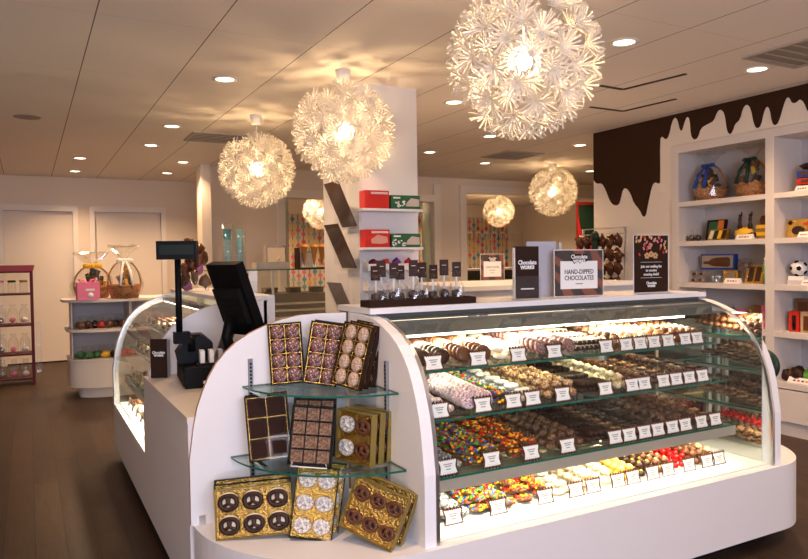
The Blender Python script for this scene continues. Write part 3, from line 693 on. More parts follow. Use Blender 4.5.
ROWS = [
 ('top shelf', SH[0][0]+.0005, 2.44, 2.92, [1.439, 1.658, 1.867, 2.068, 2.38, 2.509, 2.601, 2.696, 2.794, 2.917, 3.005],
  [('dark_dipped_cookie', 'stand'), ('ridged_dipped_cookie', 'stand'), ('white_pretzel_ring', 'flat'), ('crumb_coated_cookie', 'stand'), ('striped_chocolate_rod', 'flat'), ('dark_chocolate_cluster', 'flat'), ('coconut_cluster', 'flat'), ('cream_chocolate_cluster', 'flat'), ('nut_cluster', 'flat'), ('milk_chocolate_cluster', 'flat'), ('milk_truffle', 'flat')]),
 ('second shelf', SH[1][0]+.0005, 2.37, 2.92, [1.423, 1.63, 1.785, 1.888, 2.053, 2.306, 2.473, 2.553, 2.681, 2.77, 2.862, 2.957],
  [('pastel_sprinkle_cookie', 'flat'), ('pastel_sprinkle_cookie', 'stand'), ('rainbow_candy_cookie', 'flat'), ('white_nonpareil_cookie', 'flat'), ('nut_cluster', 'flat'), ('dark_chocolate_rod', 'flat'), ('coconut_cluster', 'flat'), ('milk_truffle', 'flat'), ('dark_bark_piece', 'flat'), ('nutty_dipped_square', 'flat'), ('dark_chocolate_cluster', 'flat'), ('dark_bark_piece', 'flat')]),
 ('third shelf', SH[2][0]+.0005, 2.33, 2.92, [1.434, 1.644, 1.846, 2.044, 2.324, 2.413, 2.509, 2.598, 2.695, 2.785, 2.898, 3.001],
  [('grey_crumb_cookie', 'flat'), ('rainbow_candy_cookie', 'flat'), ('warm_candy_cookie', 'flat'), ('dark_chocolate_cluster', 'flat'), ('dark_chocolate_rod', 'flat'), ('nutty_dipped_square', 'flat'), ('dark_bark_piece', 'flat'), ('dark_dipped_cookie', 'flat'), ('dark_chocolate_cluster', 'flat'), ('dark_bark_piece', 'flat'), ('milk_chocolate_cluster', 'flat'), ('nutty_dipped_square', 'flat')]),
 ('bottom deck', .4375, 2.37, 2.93, [1.48, 1.701, 1.951, 2.126, 2.227, 2.381, 2.476, 2.605, 2.71, 2.858, 2.99, 3.08],
  [('grey_crumb_cookie', 'flat'), ('rainbow_candy_cookie', 'flat'), ('warm_candy_cookie', 'flat'), ('coconut_square', 'flat'), ('coconut_cluster', 'flat'), ('cream_chocolate_cluster', 'flat'), ('yellow_chocolate_truffle', 'flat'), ('gold_topped_truffle', 'flat'), ('pink_green_truffle', 'flat'), ('red_foil_sweet', 'flat'), ('milk_truffle', 'flat'), ('nut_cluster', 'flat')]),
]
OV = {}
seen = {}
for rn, z, ya, yb, xs, kinds in ROWS:
    for i, (x, (kind, st)) in enumerate(zip(xs, kinds)):
        x0 = 1.36 if i == 0 else (xs[i-1]+x)/2; x1 = 3.11 if i == len(xs)-1 else (xs[i+1]+x)/2
        key = (rn, kind); nb = DESC[kinds[i+1][0]] if i+1 < len(kinds) else None
        side = ('at the left end' if i == 0 else 'at the right end' if nb is None else 'just left of the ' + nb + 's')
        lab = DESC[kind] + ', %s, ' + rn + (', left end' if i == 0 else ', right end' if nb is None else ', left of ' + nb + 's')
        heap(kind, x0+.006, x1-.006, ya+.015, yb, z, lab, '%ss on the %s, place %s' % (DESC[kind], rn, side), st, layers=2)
        b = MB(); b.prism([(ya+.006, z), (ya+.006, z+.0065), (yb-.002, z+.0065+(yb-ya)*.09), (yb-.002, z), (yb-.005, z), (yb-.005, z+.004+(yb-ya)*.09), (ya+.010, z+.0045)], YZ, x0+.003, x1-.003, ACRY)
        bmesh.ops.triangulate(b.bm, faces=[f for f in b.bm.faces if len(f.verts) > 4]); b.build('sloped_tray', label='clear tray, %s, under the %ss%s' % (rn, DESC[kind], '' if i == 0 else ', rightmost' if nb is None else ', left of ' + nb + 's'), cat='tray', group='clear sloped trays')
        card(x, ya-.012, z, 'price card on the %s before the %ss%s' % (rn, DESC[kind], '' if i == 0 else ', rightmost' if nb is None else ', left of ' + nb + 's'), 'scalloped price cards')
# wing case: trays run from the glass towards the staff side
WK = [['dark_dipped_cookie', 'nut_cluster', 'striped_chocolate_rod', 'milk_truffle', 'white_cookie', 'dark_chocolate_cluster', 'milk_chocolate_cluster'],
      ['milk_truffle', 'dark_chocolate_cluster', 'cream_chocolate_cluster', 'ridged_dipped_cookie', 'nutty_dipped_square', 'coconut_cluster', 'dark_bark_piece'],
      ['milk_truffle', 'gold_topped_truffle', 'dark_dipped_cookie', 'pink_green_truffle', 'coconut_cluster', 'nut_cluster', 'crumb_coated_cookie'],
      ['gold_topped_truffle', 'yellow_chocolate_truffle', 'cream_chocolate_cluster', 'dark_chocolate_cluster', 'coconut_cluster', 'white_cookie', 'milk_truffle']]
for k, (rn, z, u) in enumerate((('top shelf', SH[0][0], .21), ('second shelf', SH[1][0], .13), ('third shelf', SH[2][0], .09), ('deck', .437, .07))):
    for i, kind in enumerate(WK[k]):
        y0 = 4.25+i*.21
        nb = DESC[WK[k][i+1]] + 's' if i < 6 else 'far end'
        heap(kind, y0+.01, y0+.19, XW+u+.03, XW+u+.36, z+.0005, DESC[kind] + ', %s row, left case ' + rn + ', before ' + nb, '%ss on the %s of the left case' % (DESC[kind], rn), layers=1, swap=True, horiz=False)
        card(XW+u+.015, y0+.10, z+.0005, 'small price card on the %s of the left case by the %ss' % (rn, DESC[kind]), 'price cards in the left case', rz=-PI/2)
# ------------------------------------------------------------------ packaged chocolate boxes
def pretzel(m, R, eyes=None):
    b = MB(); n = 26; pts = []
    for i in range(n+1):
        a = PI*.5+2*PI*i/n; r = R*.80*(1-.16*max(0, math.cos(a-PI/2))**6)
        pts.append((r*math.cos(a), r*.86*math.sin(a), .010))
    b.tube(pts, R*.235, 8, m, False)
    for sx in (-1, 1): b.tube([(-sx*R*.62, -R*.40, .010), (-sx*R*.2, -R*.22, .013), (sx*R*.05, R*.05, .015), (sx*R*.10, R*.38, .012), (sx*R*.02, R*.62, .010)], R*.17, 7, m, False)
    b.ball((0, 0, .005), R*.80, eyes or m, (1, .86, .16), 14, 6)
    if eyes is CHOCW: b.tube([(R*.93*math.cos(a), R*.80*math.sin(a)+R*.05, .009) for a in [PI*.15+PI*.7*i/10 for i in range(11)]], R*.10, 6, eyes, True)
    return b
CH = {}
def choc_me(kind):
    if kind not in CH:
        if kind == 'sprinkled': b = MB(); b.ball((0, 0, .009), .0235, SPRK2, (1, 1, .5), 14, 8, .08, 2)
        elif kind == 'pale_oval': b = MB(); b.ball((0, 0, .009), .0215, speckle('pale_crumbs', [(.50, .36, .25), (.32, .18, .12), (.62, .48, .36)], 420), (.9, 1.15, .5), 14, 8, .08, 3)
        elif kind == 'dark_square': b = MB(); m_ = mat('matte_dark_chocolate', (.028, .011, .007), .6, spec=.08, bump=(40, .3, .004)); b.box(-.029, .029, -.029, .029, 0, .014, m_); b.box(-.022, .022, -.022, .022, .014, .017, m_)
        elif kind == 'brown_chunk': b = MB(); b.box(-.019, .019, -.019, .019, 0, .016, speckle('rough_fudge', [(.20, .10, .05), (.13, .06, .03), (.28, .16, .08), (.08, .035, .02)], 330))
        elif kind == 'dark_pretzel': b = pretzel(CHOC, .033, CHOCW)
        elif kind == 'white_pretzel': b = pretzel(NONP, .032, NONP)
        elif kind == 'milk_pretzel': b = pretzel(CHOCM, .032, CHOC)
        o = b.build(kind); CH[kind] = o.data; bpy.data.objects.remove(o)
    return CH[kind]
def choc_box(w_, h_, d_, cols, rows, kind, lab, M, liner, side, grp, nosweets=False, film=True, order=None, divider=True):
    """box standing on its bottom edge, face towards local -y, base centre at the origin"""
    t = bpy.data.objects.new('chocolate_box', None); COL.objects.link(t); t.empty_display_size = .03; t.matrix_world = M; prop(t, lab, 'box of chocolates', grp)
    b = MB(); x = w_/2; e = .0035
    b.box(-x, x, d_-.002, d_, 0, h_, side); b.box(-x, -x+e, 0, d_-.002, 0, h_, side); b.box(x-e, x, 0, d_-.002, 0, h_, side)
    b.box(-x+e, x-e, 0, d_-.002, 0, e, side); b.box(-x+e, x-e, 0, d_-.002, h_-e, h_, side); b.build('carton', parent=t)
    b = MB(); b.box(-x+e, x-e, d_*.62, d_*.62+.0015, e, h_-e, BROWNP if divider else liner)
    iw, ih = w_-.016, h_-.016
    if divider:
        for c in range(cols+1): xx = -iw/2+iw*c/cols; b.box(xx-.0018, xx+.0018, .004, d_*.62, .008, h_-.008, liner)
        for r in range(rows+1): zz = .008+ih*r/rows; b.box(-iw/2, iw/2, .0045, d_*.62, zz-.0018, zz+.0018, liner)
    else:
        pass
    b.build('liner', parent=t, label='gold liner' if liner is GOLD else None)
    if not nosweets:
        for c in range(cols):
            for r in range(rows):
                k = kind if not order else order[c % len(order)]
                o = bpy.data.objects.new('chocolate', choc_me(k)); COL.objects.link(o); o.parent = t
                o.location = (-iw/2+iw*(c+.5)/cols, d_*.62, .008+ih*(r+.5)/rows); o.rotation_euler = (PI/2, 0, 0)
                s_ = min(iw/cols, ih/rows)/{'sprinkled': .047, 'pale_oval': .047, 'dark_square': .062, 'brown_chunk': .043, 'dark_pretzel': .070, 'white_pretzel': .070, 'milk_pretzel': .070}[k]; o.scale = (s_,)*3
    if film: b = MB(); b.box(-x, x, -.0012, 0, 0, h_, LID); b.build('clear_lid', parent=t)
    return t
def pose(x, y, z, rz=0, lean=0, tilt=0): return Matrix.Translation((x, y, z)) @ Matrix.Rotation(rz, 4, 'Z') @ Matrix.Rotation(tilt, 4, 'Y') @ Matrix.Rotation(-lean, 4, 'X')
ZU, ZL, ZB = SZ['upper']+.0006, SZ['lower']+.0006, .4306
G1, G2, G3 = 'boxes on the upper glass shelf', 'boxes on the lower glass shelf', 'boxes on the corner base'
FR = -.53   # turned to face the camera
def on(px, py, z): p = at(px, py, 'z', z); return p.x, p.y
def pb(px, py, z, *a, dx=0, dy=0, dz=.004): x, y = on(px, py, z); return pose(x+dx, y+dy, z+dz, *a)
choc_box(.142, .258, .028, 2, 4, 'sprinkled', 'leftmost box on the upper glass shelf, eight sprinkled chocolates in gold with a bright glare', pb(288, 385, ZU, -.40, .16, -.06), GOLD, BLACK, G1)
choc_box(.142, .262, .028, 2, 4, 'sprinkled', 'middle leaning box on the upper glass shelf with eight red sprinkled rounds', pb(319, 386, ZU, -.42, .18, .16), GOLD, BLACK, G1)
choc_box(.142, .262, .028, 2, 4, 'sprinkled', 'dark box tucked right behind the middle sprinkled box on the upper shelf', pb(319, 386, ZU, -.42, .18, .16, dx=.030, dy=.036), GOLD, BLACK, G1)
choc_box(.140, .262, .030, 2, 4, 'pale_oval', 'box of pale oval chocolates at the front of the right upper stack', pb(344, 388, ZU, -1.02, .20, .16, dx=0), GOLD, BROWNP, G1)
choc_box(.140, .262, .030, 2, 4, 'pale_oval', 'second dark box in the right upper stack, behind the pale oval chocolates', pb(344, 388, ZU, -1.04, .20, .15, dx=.038, dy=.022), GOLD, BROWNP, G1, film=False)
choc_box(.140, .262, .030, 2, 4, 'pale_oval', 'third dark box, rearmost of the right upper stack', pb(344, 388, ZU, -1.06, .20, .14, dx=.078, dy=.040), GOLD, BROWNP, G1, film=False)
choc_box(.172, .262, .028, 2, 3, 'dark_square', 'box of six large dark chocolate squares at the left of the lower glass shelf', pb(271, 461, ZL, -.36, .16, -.08), GOLD, BLACK, G2)
choc_box(.172, .262, .028, 2, 3, 'dark_square', 'box hidden behind the six dark squares on the lower glass shelf', pb(271, 461, ZL, -.36, .16, -.08, dx=.012, dy=.034), GOLD, BLACK, G2)
choc_box(.172, .232, .028, 3, 4, 'brown_chunk', 'box of twelve rough brown fudge chunks resting on a white wire stand', pb(309, 469, ZL, -.50, .24, .08, dz=.012), BLACK, BLACK, G2)
choc_box(.172, .232, .028, 3, 4, 'brown_chunk', 'upright box behind the brown fudge chunks', pb(309, 469, ZL, -.46, .14, .04, dx=.05, dy=.085, dz=.022), BLACK, BLACK, G2)
for i in range(3):
    choc_box(.185, .205, .033, 2, 2, 'milk_pretzel', ['front gold-edged pretzel box on the lower glass shelf, pale and dark pretzels showing', 'middle gold-edged pretzel box of three', 'rearmost gold-edged pretzel box of three beside the right standard'][i], pb(353, 464, ZL, -1.14+.03*i, .05, .04, dx=.042*i, dy=.012*i+.01, dz=.001), GOLD, GOLDP, G2, order=('white_pretzel', 'milk_pretzel'), film=(i == 0), divider=False)
for i in range(3):
    choc_box(.300, .190, .026, 3, 2, 'dark_pretzel', ['front gold box of six dark pretzels at the bottom left', 'second dark pretzel box behind the front one', 'rearmost dark pretzel box at the bottom left'][i], pb(255, 540, ZB, -.44+.01*i, .18, -.07, dx=.012*i, dy=.042*i, dz=.011+.006*i), GOLD, GOLDP if i == 0 else BLACK, G3, film=(i == 0), divider=False)
choc_box(.165, .272, .028, 2, 3, 'white_pretzel', 'tall gold box of white nonpareil pretzels in the middle of the corner base', pb(310, 541, ZB, -.48, .20, .12), GOLD, BLACK, G3, divider=False)
choc_box(.165, .272, .028, 2, 3, 'white_pretzel', 'box leaning behind the white nonpareil pretzels', pb(310, 541, ZB, -.48, .18, .14, dx=.05, dy=.055), GOLD, BLACK, G3, divider=False)
choc_box(.230, .200, .032, 3, 2, 'milk_pretzel', 'front gold box of six milk pretzels tipped at the bottom right', pb(364, 548, ZB, -.92, .22, .30, dz=.034), GOLD, GOLDP, G3, divider=False)
choc_box(.230, .200, .032, 3, 2, 'milk_pretzel', 'gold box behind the tipped milk pretzels at the bottom right', pb(364, 548, ZB, -.92, .22, .28, dx=.055, dy=.028, dz=.032), GOLD, GOLDP, G3, divider=False, film=False)
b = MB()   # wire stand
M_ = pb(309, 469, ZL, -.50, .24, .08, dz=.001); b.T = M_
b.tube([(-.065, -.016, .022), (-.07, -.016, .006), (.07, -.016, .006), (.065, -.016, .022)], .0022, 6, PAPER); b.tube([(-.05, -.016, .006), (-.05, .034, .006), (-.035, .036, .205), (.035, .036, .205), (.05, .034, .006), (.05, -.016, .006)], .0022, 6, PAPER)
b.build('wire_stand', label='white wire display stand under the box of brown fudge chunks', cat='stand')
# ------------------------------------------------------------------ on the front countertop
ZT = 1.2975
t = thing('display_tray', 'dark brown tray holding nine wrapped lollipops on the countertop', 'tray', (1.50, 2.75, ZT))
p0, p1 = at(356, 303, 'z', 1.31), at(464, 299, 'z', 1.31)
tr0, tr1 = 1.285, 1.83
bx('base', (tr0-1.5, tr1-1.5, -.05, .05, 0, .022), BROWNP, t)
b = MB(); b.box(tr0-1.5, tr1-1.5, -.05, -.042, .022, .030, BROWNP); b.box(tr0-1.5, tr1-1.5, .042, .05, .022, .030, BROWNP); b.box(tr0-1.5, tr0-1.492, -.042, .042, .022, .030, BROWNP); b.box(tr1-1.508, tr1-1.5, -.042, .042, .022, .030, BROWNP); b.build('rim', parent=t)
def lolly():
    t = thing('wrapped_lollipop', 'x', 'lollipop', group='lollipops in the brown tray')
    b = MB(); b.ball((0, 0, .020), .019, CHOC, (1, .8, .9), 12, 8, .3, 4); b.build('chocolate_base', parent=t)
    b = MB(); b.tube([(0, 0, .03), (0, 0, .125)], .004, 8, PAPER); b.build('stick', parent=t, label='white stick')
    b = MB(); rr = random.Random(3)
    for k in range(1): b.lathe([(.024, .0), (.030, .02), (.028, .05), (.017, .072), (.008, .085), (.016, .095), (.024, .108)], 11, CELLO)
    for v in b.bm.verts: v.co += Vector((rr.uniform(-.003, .003), rr.uniform(-.003, .003), rr.uniform(-.002, .002)*(v.co.z > .01)))
    for f in b.bm.faces: f.smooth = False
    b.build('clear_bag', parent=t)
    b = MB(); b.box(-.017, .017, -.007, -.005, .085, .143, mat('tag_brown', (.045, .02, .013), .5, spec=.1)); g = b.build('swing_tag', parent=t, label='dark brown tag')
    b = MB(); b.box(-.008, .008, -.0074, -.007, .122, .1235, PAPER); b.build('print', parent=g)
    return t
l0 = None
for i, px in enumerate((374.6, 382.4, 392.4, 400.9, 412, 423, 431.4, 445.4, 455)):
    x = at(px, 285, 'y', 2.745).x
    lb = 'wrapped lollipop with brown tag, ' + ['leftmost of nine in the tray', 'second from left in the tray', 'third from left in the tray', 'fourth from left in the tray', 'in the middle of the tray', 'sixth from left and tallest', 'seventh from left in the tray', 'second from right in the tray', 'rightmost of nine in the tray'][i]
    if l0 is None: l0 = lolly(); o = l0
    else: o = copy_tree(l0)
    o.location = (x, 2.745+(.012 if i % 2 else -.012), ZT+.0225); o.rotation_euler = (0, 0, [-.5, -.2, -.1, .1, -.2, 0, .1, -.3, -.2][i]-.15)
    o.scale = (1.22, 1.22, 1.18+.08*((i*5) % 3-1)); o['label'] = lb
def logo(parent, M, s, m1=PAPER, m2=None):
    text('Chocolate', s, m1, parent, M, 'logo_lettering', bold=s*.03, sx=.78)
    text('WORKS', s*.72, m1, parent, M @ Matrix.Translation((0, -s*.78, 0)), 'logo_lettering', bold=s*.04, sx=.95)
def frame_sign(name, lab, cat, loc, w_, h_, rz, face, grp=None):
    t = thing(name, lab, cat, loc, rz, grp)
    b = MB(); b.box(-w_/2, w_/2, -.003, .003, 0, h_, ACRY); b.box(-w_/2, w_/2, -.04, .04, 0, .003, ACRY); b.build('acrylic_holder', parent=t)
    e = .004; b = MB(); b.box(-w_/2+e, w_/2-e, -.0045, -.0032, e, h_-e, face); b.build('poster', parent=t)
    b = MB()
    for d in ((-w_/2, -w_/2+e, 0, h_), (w_/2-e, w_/2, 0, h_), (-w_/2+e, w_/2-e, 0, e), (-w_/2+e, w_/2-e, h_-e, h_)): b.box(d[0], d[1], -.0048, -.003, d[2], d[3], mat('pale_edge', (.75, .72, .74), .4))
    b.build('pale_border', parent=t)
    return t
def swirl():
    m = bpy.data.materials.new('brown_swirl_print'); m.use_nodes = True; nt = m.node_tree; b = nt.nodes['Principled BSDF']; b.inputs['Roughness'].default_value = .4
    tc = nt.nodes.new('ShaderNodeTexCoord'); wv = nt.nodes.new('ShaderNodeTexWave'); wv.wave_type = 'BANDS'; wv.bands_direction = 'DIAGONAL'; wv.inputs['Scale'].default_value = 5; wv.inputs['Distortion'].default_value = 5; wv.inputs['Detail'].default_value = 0; wv.inputs['Detail Scale'].default_value = 1.2
    nt.links.new(tc.outputs['Object'], wv.inputs['Vector']); r = nt.nodes.new('ShaderNodeValToRGB'); r.color_ramp.interpolation = 'CONSTANT'
    r.color_ramp.elements[0].color = (.055, .045, .040, 1); r.color_ramp.elements[1].color = (.23, .085, .05, 1); r.color_ramp.elements[1].position = .5
    nt.links.new(wv.outputs['Fac'], r.inputs['Fac']); nt.links.new(r.outputs['Color'], b.inputs['Base Color']); return m
SWIRL = swirl()
RZ = -.16
t = frame_sign('sign', 'framed sign reading HAND-DIPPED CHOCOLATES on the countertop', 'sign', (2.545, 2.80, ZT), .30, .245, RZ, SWIRL)
bx('white_panel', (-.112, .112, -.0062, -.0047, .040, .185), PAPER, t)
text('HAND-DIPPED', .034, INK, t, TM(0, -.0066, .128), bold=.0006, sx=.80); text('CHOCOLATES', .034, INK, t, TM(0, -.0066, .096), bold=.0006, sx=.80); b = MB(); b.box(-.022, .022, -.0068, -.0062, .064, .068, INK); b.build('printed_line', parent=t)
b = MB(); b.prism([(-.05, .222), (.05, .222), (.05, .186), (.035, .176), (.02, .184), (.005, .172), (-.012, .182), (-.03, .170), (-.042, .186), (-.05, .186)], XZ, -.0075, -.0063, BROWNP); b.build('logo_plate', parent=t)
logo(t, TM(0, -.0080, .207), .030)
t = frame_sign('sign', 'dark sign reading Join our mailing list at the right end of the countertop', 'sign', (3.075, 2.80, ZT), .25, .325, -.10, BROWNP)
for i, (s, z) in enumerate((('Join our mailing list', .148), ('to receive', .126), ('amazing deals!', .104))): text(s, .021, PAPER, t, TM(0, -.0055, z), bold=.0003, sx=.9)
b = MB()
for z in (.172, .085): b.box(-.075, .075, -.0055, -.0046, z-.0008, z+.0008, PAPER)
b.build('rule_line', parent=t); logo(t, TM(0, -.0055, .055), .022)
b = MB(); rr = random.Random(5)
CC = [mat('print_pink', (.7, .2, .25), .5), mat('print_red', (.5, .04, .03), .5), mat('print_tan', (.6, .35, .15), .5), mat('print_orange', (.75, .4, .2), .5)]
for k in range(34):
    x = rr.uniform(-.11, .11); z = rr.uniform(.24, .315) if abs(x) < .05 else rr.uniform(.215, .315); a = rr.uniform(-.6, .6); c_, s_ = math.cos(a)*.0055, math.sin(a)*.0055
    b.prism([(x-c_+s_*1.6, z-s_-c_*1.6), (x+c_+s_*1.6, z+s_-c_*1.6), (x+c_-s_*1.6, z+s_+c_*1.6), (x-c_-s_*1.6, z-s_+c_*1.6)], XZ, -.0054+k*1e-5, -.0047, rr.choice(CC))
b.build('printed_confetti', parent=t)
b = MB()
for cx in (-.030, 0, .030):
    for k in range(5):
        a = 2*PI*k/5+.3; b.ball((cx+.011*math.cos(a), -.0052, .208+(.008 if cx == 0 else 0)+.011*math.sin(a)), .008, CC[2], (1, .1, 1), 8, 4)
b.build('printed_flowers', parent=t)
# brochure holder in front
t = thing('brochure_holder', 'clear holder of dark brown tall leaflets on the countertop', 'brochure holder', (2.165, 2.745, ZT), -.22)
bx('leaflet_stack', (-.062, .062, .0, .028, .006, .262), BROWNP, t)
bx('white_leaflet_edge', (-.066, -.0625, .004, .03, .006, .255), PAPER, t)
b = MB()
b.box(-.068, .068, -.006, -.003, 0, .115, ACRY); b.box(-.068, .068, .031, .034, 0, .24, ACRY); b.box(-.070, -.068, -.006, .034, 0, .115, ACRY); b.box(.068, .070, -.006, .034, 0, .115, ACRY); b.box(-.068, .068, -.003, .031, 0, .003, ACRY); b.build('acrylic_pocket', parent=t)
logo(t, TM(0, -.001, .182), .030)
b = MB(); b.box(-.035, .035, -.0008, 0, .150, .1515, PAPER); b.box(-.035, .035, -.0008, 0, .05, .056, PAPER); b.build('printed_lines', parent=t)
t = thing('paper_stack', 'pale grey paper sheets standing behind the dark leaflets', 'papers', (2.385, 2.905, ZT), -.22)
bx('sheet', (-.085, .085, 0, .004, .0, .29), mat('grey_paper', (.42, .42, .48), .5), t); bx('acrylic_back', (-.09, .115, .006, .009, 0, .29), ACRY, t); bx('acrylic_side', (.100, .115, -.004, .0055, 0, .285), mat('grey_edge', (.45, .47, .52), .3), t)
# ------------------------------------------------------------------ cash desk
ZD = .8706
t = thing('leaflet_box', 'dark upright leaflet block standing on the front corner of the cash desk', 'leaflet holder', (.625, 4.03, ZD), -.45)
bx('dark_front', (-.045, .045, -.001, 0.002, 0, .215), BROWNP, t); 
b = MB()
for k in range(5): b.box(-.044, .044, .003+k*.012, .012+k*.012, 0, .213-.002*k, mat('leaflet_grey', (.35, .35, .38), .4))
b.build('leaflet_pages', parent=t); logo(t, TM(0, -.0025, .14), .021)
def POS(x, y, z): return (x, y, z)
# cash drawer
t = thing('cash_drawer', 'black cash drawer on the cash desk under the receipt printer', 'cash drawer', (.86, 3.78, ZD), -.10)
bx('housing', (-.16, .16, -.21, .21, .0, .105), BLACK, t, .004); bx('drawer_front', (-.167, -.1605, -.195, .195, .01, .09), BLACKM, t)
t = thing('receipt_printer', 'black receipt printer on top of the cash drawer', 'printer', (.79, 3.84, ZD+.1055), -.15)
b = MB(); b.prism([(-.10, 0), (.08, 0), (.08, .10), (.03, .145), (-.06, .12), (-.11, .05)], XZ, -.085, .085, BLACK); b.build('housing', parent=t, bevel=.005); bx('paper_slot', (-.03, .02, -.06, .06, .1405, .146), BLACKM, t)
t = thing('card_rack', 'row of small white and grey cards in slots beside the printer', 'card rack', (.86, 3.66, ZD+.1055), -.1)
bx('rack', (-.11, .11, -.05, .05, 0, .012), BLACKM, t)
for k in range(4):
    b = MB(); b.box(-.09+k*.045, -.068+k*.045, -.035, .035, .0125, .075, [PAPER, PAPER, MATS['leaflet_grey'], MATS['leaflet_grey']][k]); b.build('card_stack', parent=t, bevel=.002)
t = thing('pole_display', 'black customer price display on a pole above the cash desk', 'display', (.685, 3.74, ZD))
b = MB(); b.box(-.028, .05, -.028, .028, .215, .275, BLACK); b.build('socket', parent=t, bevel=.003)
b = MB(); b.tube([(.03, .0, .23), (.06, .0, .23), (.06, 0, .17)], .02, 8, BLACK); b.build('bracket', parent=t)
b = MB(); b.tube([(0, 0, .24), (0, 0, .66)], .0165, 14, BLACK); b.build('pole', parent=t)
h = bx('display_head', (-.10, .10, -.035, .035, .65, .745), BLACK, t, .005); h.rotation_euler = (0, 0, -.35)
d = MB(); d.box(-.085, .085, -.0362, -.0352, .675, .725, LEDG); d = d.build('screen', parent=h, label='faint green display window')
t = thing('touch_monitor', 'black touch screen monitor tilted back, seen from behind on the cash desk', 'monitor', (.985, 3.66, ZD+.1055), 0)
t.rotation_euler = (0, 0, .35)
b = MB(); b.T = Matrix.Translation((-.03, 0, .345)) @ Matrix.Rotation(-.36, 4, 'Y')
b.box(-.025, .025, -.135, .135, -.21, .19, BLACK); b.build('screen_housing', parent=t, bevel=.008)
b = MB(); b.T = Matrix.Translation((-.03, 0, .345)) @ Matrix.Rotation(-.36, 4, 'Y'); b.box(.0255, .027, -.12, .12, -.14, .14, mat('dark_screen', (.01, .01, .012), .1)); b.build('screen', parent=t)
b = MB(); b.T = Matrix.Translation((-.03, 0, .345)) @ Matrix.Rotation(-.36, 4, 'Y'); b.box(-.052, -.0255, -.11, .11, -.13, .06, BLACKM)
for k in range(6): b.box(-.0535, -.052, -.09, .09, -.10+k*.02, -.094+k*.02, BLACK)
b.build('rear_cover', parent=t)
b = MB(); b.tube([(-.06, 0, .24), (-.09, 0, .14), (-.05, 0, .02)], [.03, .028, .03], 12, BLACK); b.lathe([(0, 0), (.085, 0), (.09, .010), (.04, .02), (0, .02)], 20, BLACK, (-.03, 0, 0)); b.build('stand', parent=t)
t = thing('card_reader', 'dark grey card terminal standing behind the receipt printer', 'card terminal', (.93, 4.04, ZD), -.2)
b = MB(); b.T = Matrix.Rotation(.35, 4, 'Y'); b.box(-.03, .03, -.045, .045, .012, .27, mat('dark_grey_plastic', (.05, .05, .055), .4)); b.build('housing', parent=t, bevel=.012)
b = MB(); b.lathe([(0, 0), (.06, 0), (.055, .012), (0, .014)], 16, BLACK); b.build('base', parent=t)
for i, pts in enumerate(([(.80, 3.80, .90), (.74, 3.86, .93), (.72, 3.95, .885), (.76, 4.02, .880), (.84, 3.98, .90)], [(1.02, 3.70, 1.02), (1.06, 3.82, 1.10), (1.12, 3.74, 1.02), (1.15, 3.85, .96), (1.20, 3.95, .885)], [(.96, 3.42, 1.02), (.99, 3.36, 1.10), (1.05, 3.42, 1.13), (1.04, 3.52, 1.08)])):
    b = MB(); b.tube(pts, .005, 6, BLACK); b.build('black_cable', label=['black cable loop with plug beside the leaflet block', 'black cable behind the screen stand', 'black cable loop under the screen'][i], cat='cable')
t = thing('paper_cup', 'green and white cup on the cash desk under the drawer edge', 'cup', (.745, 3.30, ZD)); b = MB(); b.lathe([(0, 0), (.028, 0), (.036, .07)], 16, mat('lime_green', (.25, .50, .04), .5)); b.build('cup', parent=t); b = MB(); b.lathe([(.0, .078), (.038, .078), (.039, .070), (.036, .070)], 16, PAPER); b.build('lid', parent=t)
# ------------------------------------------------------------------ on the wing case top
t = thing('gift_bag_display', 'bunch of shiny brown wrapped bags in a clear stand behind the pole display', 'display stand', (1.06, 5.15, 1.2975))
b = MB(); rr = random.Random(9); b.lathe([(.09, 0), (.10, .002), (.10, .14), (.098, .14), (.098, .004), (0, .003)], 20, ACRY); b.build('clear_bucket', parent=t)
for k in range(16):
    b = MB(); b.ball((0, 0, 0), .042, mat('shiny_brown_wrap', (.10, .038, .018), .2, .3) if k % 6 else mat('purple_wrap', (.35, .12, .3), .2, .3), (1, .6, 1.25), 8, 6, .7, k)
    a = rr.uniform(0, 6.28); q = rr.uniform(0.02, .12); b.build('wrapped_bag', parent=t, loc=(q*math.cos(a), q*math.sin(a), .05+.019*k), rot=(rr.uniform(-.5, .5), rr.uniform(-.5, .5), a))
t = frame_sign('small_sign', 'small grey framed notice on the left case top', 'sign', (1.16, 4.78, 1.2975), .10, .19, -.2, mat('grey_notice', (.25, .21, .19), .5))
t = thing('leaflet_holder', 'small brown and white leaflet holder at the end of the left case top', 'leaflet holder', (1.30, 4.62, 1.2975), -.4)
bx('brown_leaflet', (-.05, .0, 0, .01, 0, .13), BROWNP, t); bx('white_leaflet', (.004, .06, .0, .01, 0, .145), PAPER, t); bx('pocket', (-.055, .065, -.004, -.002, 0, .08), ACRY, t)
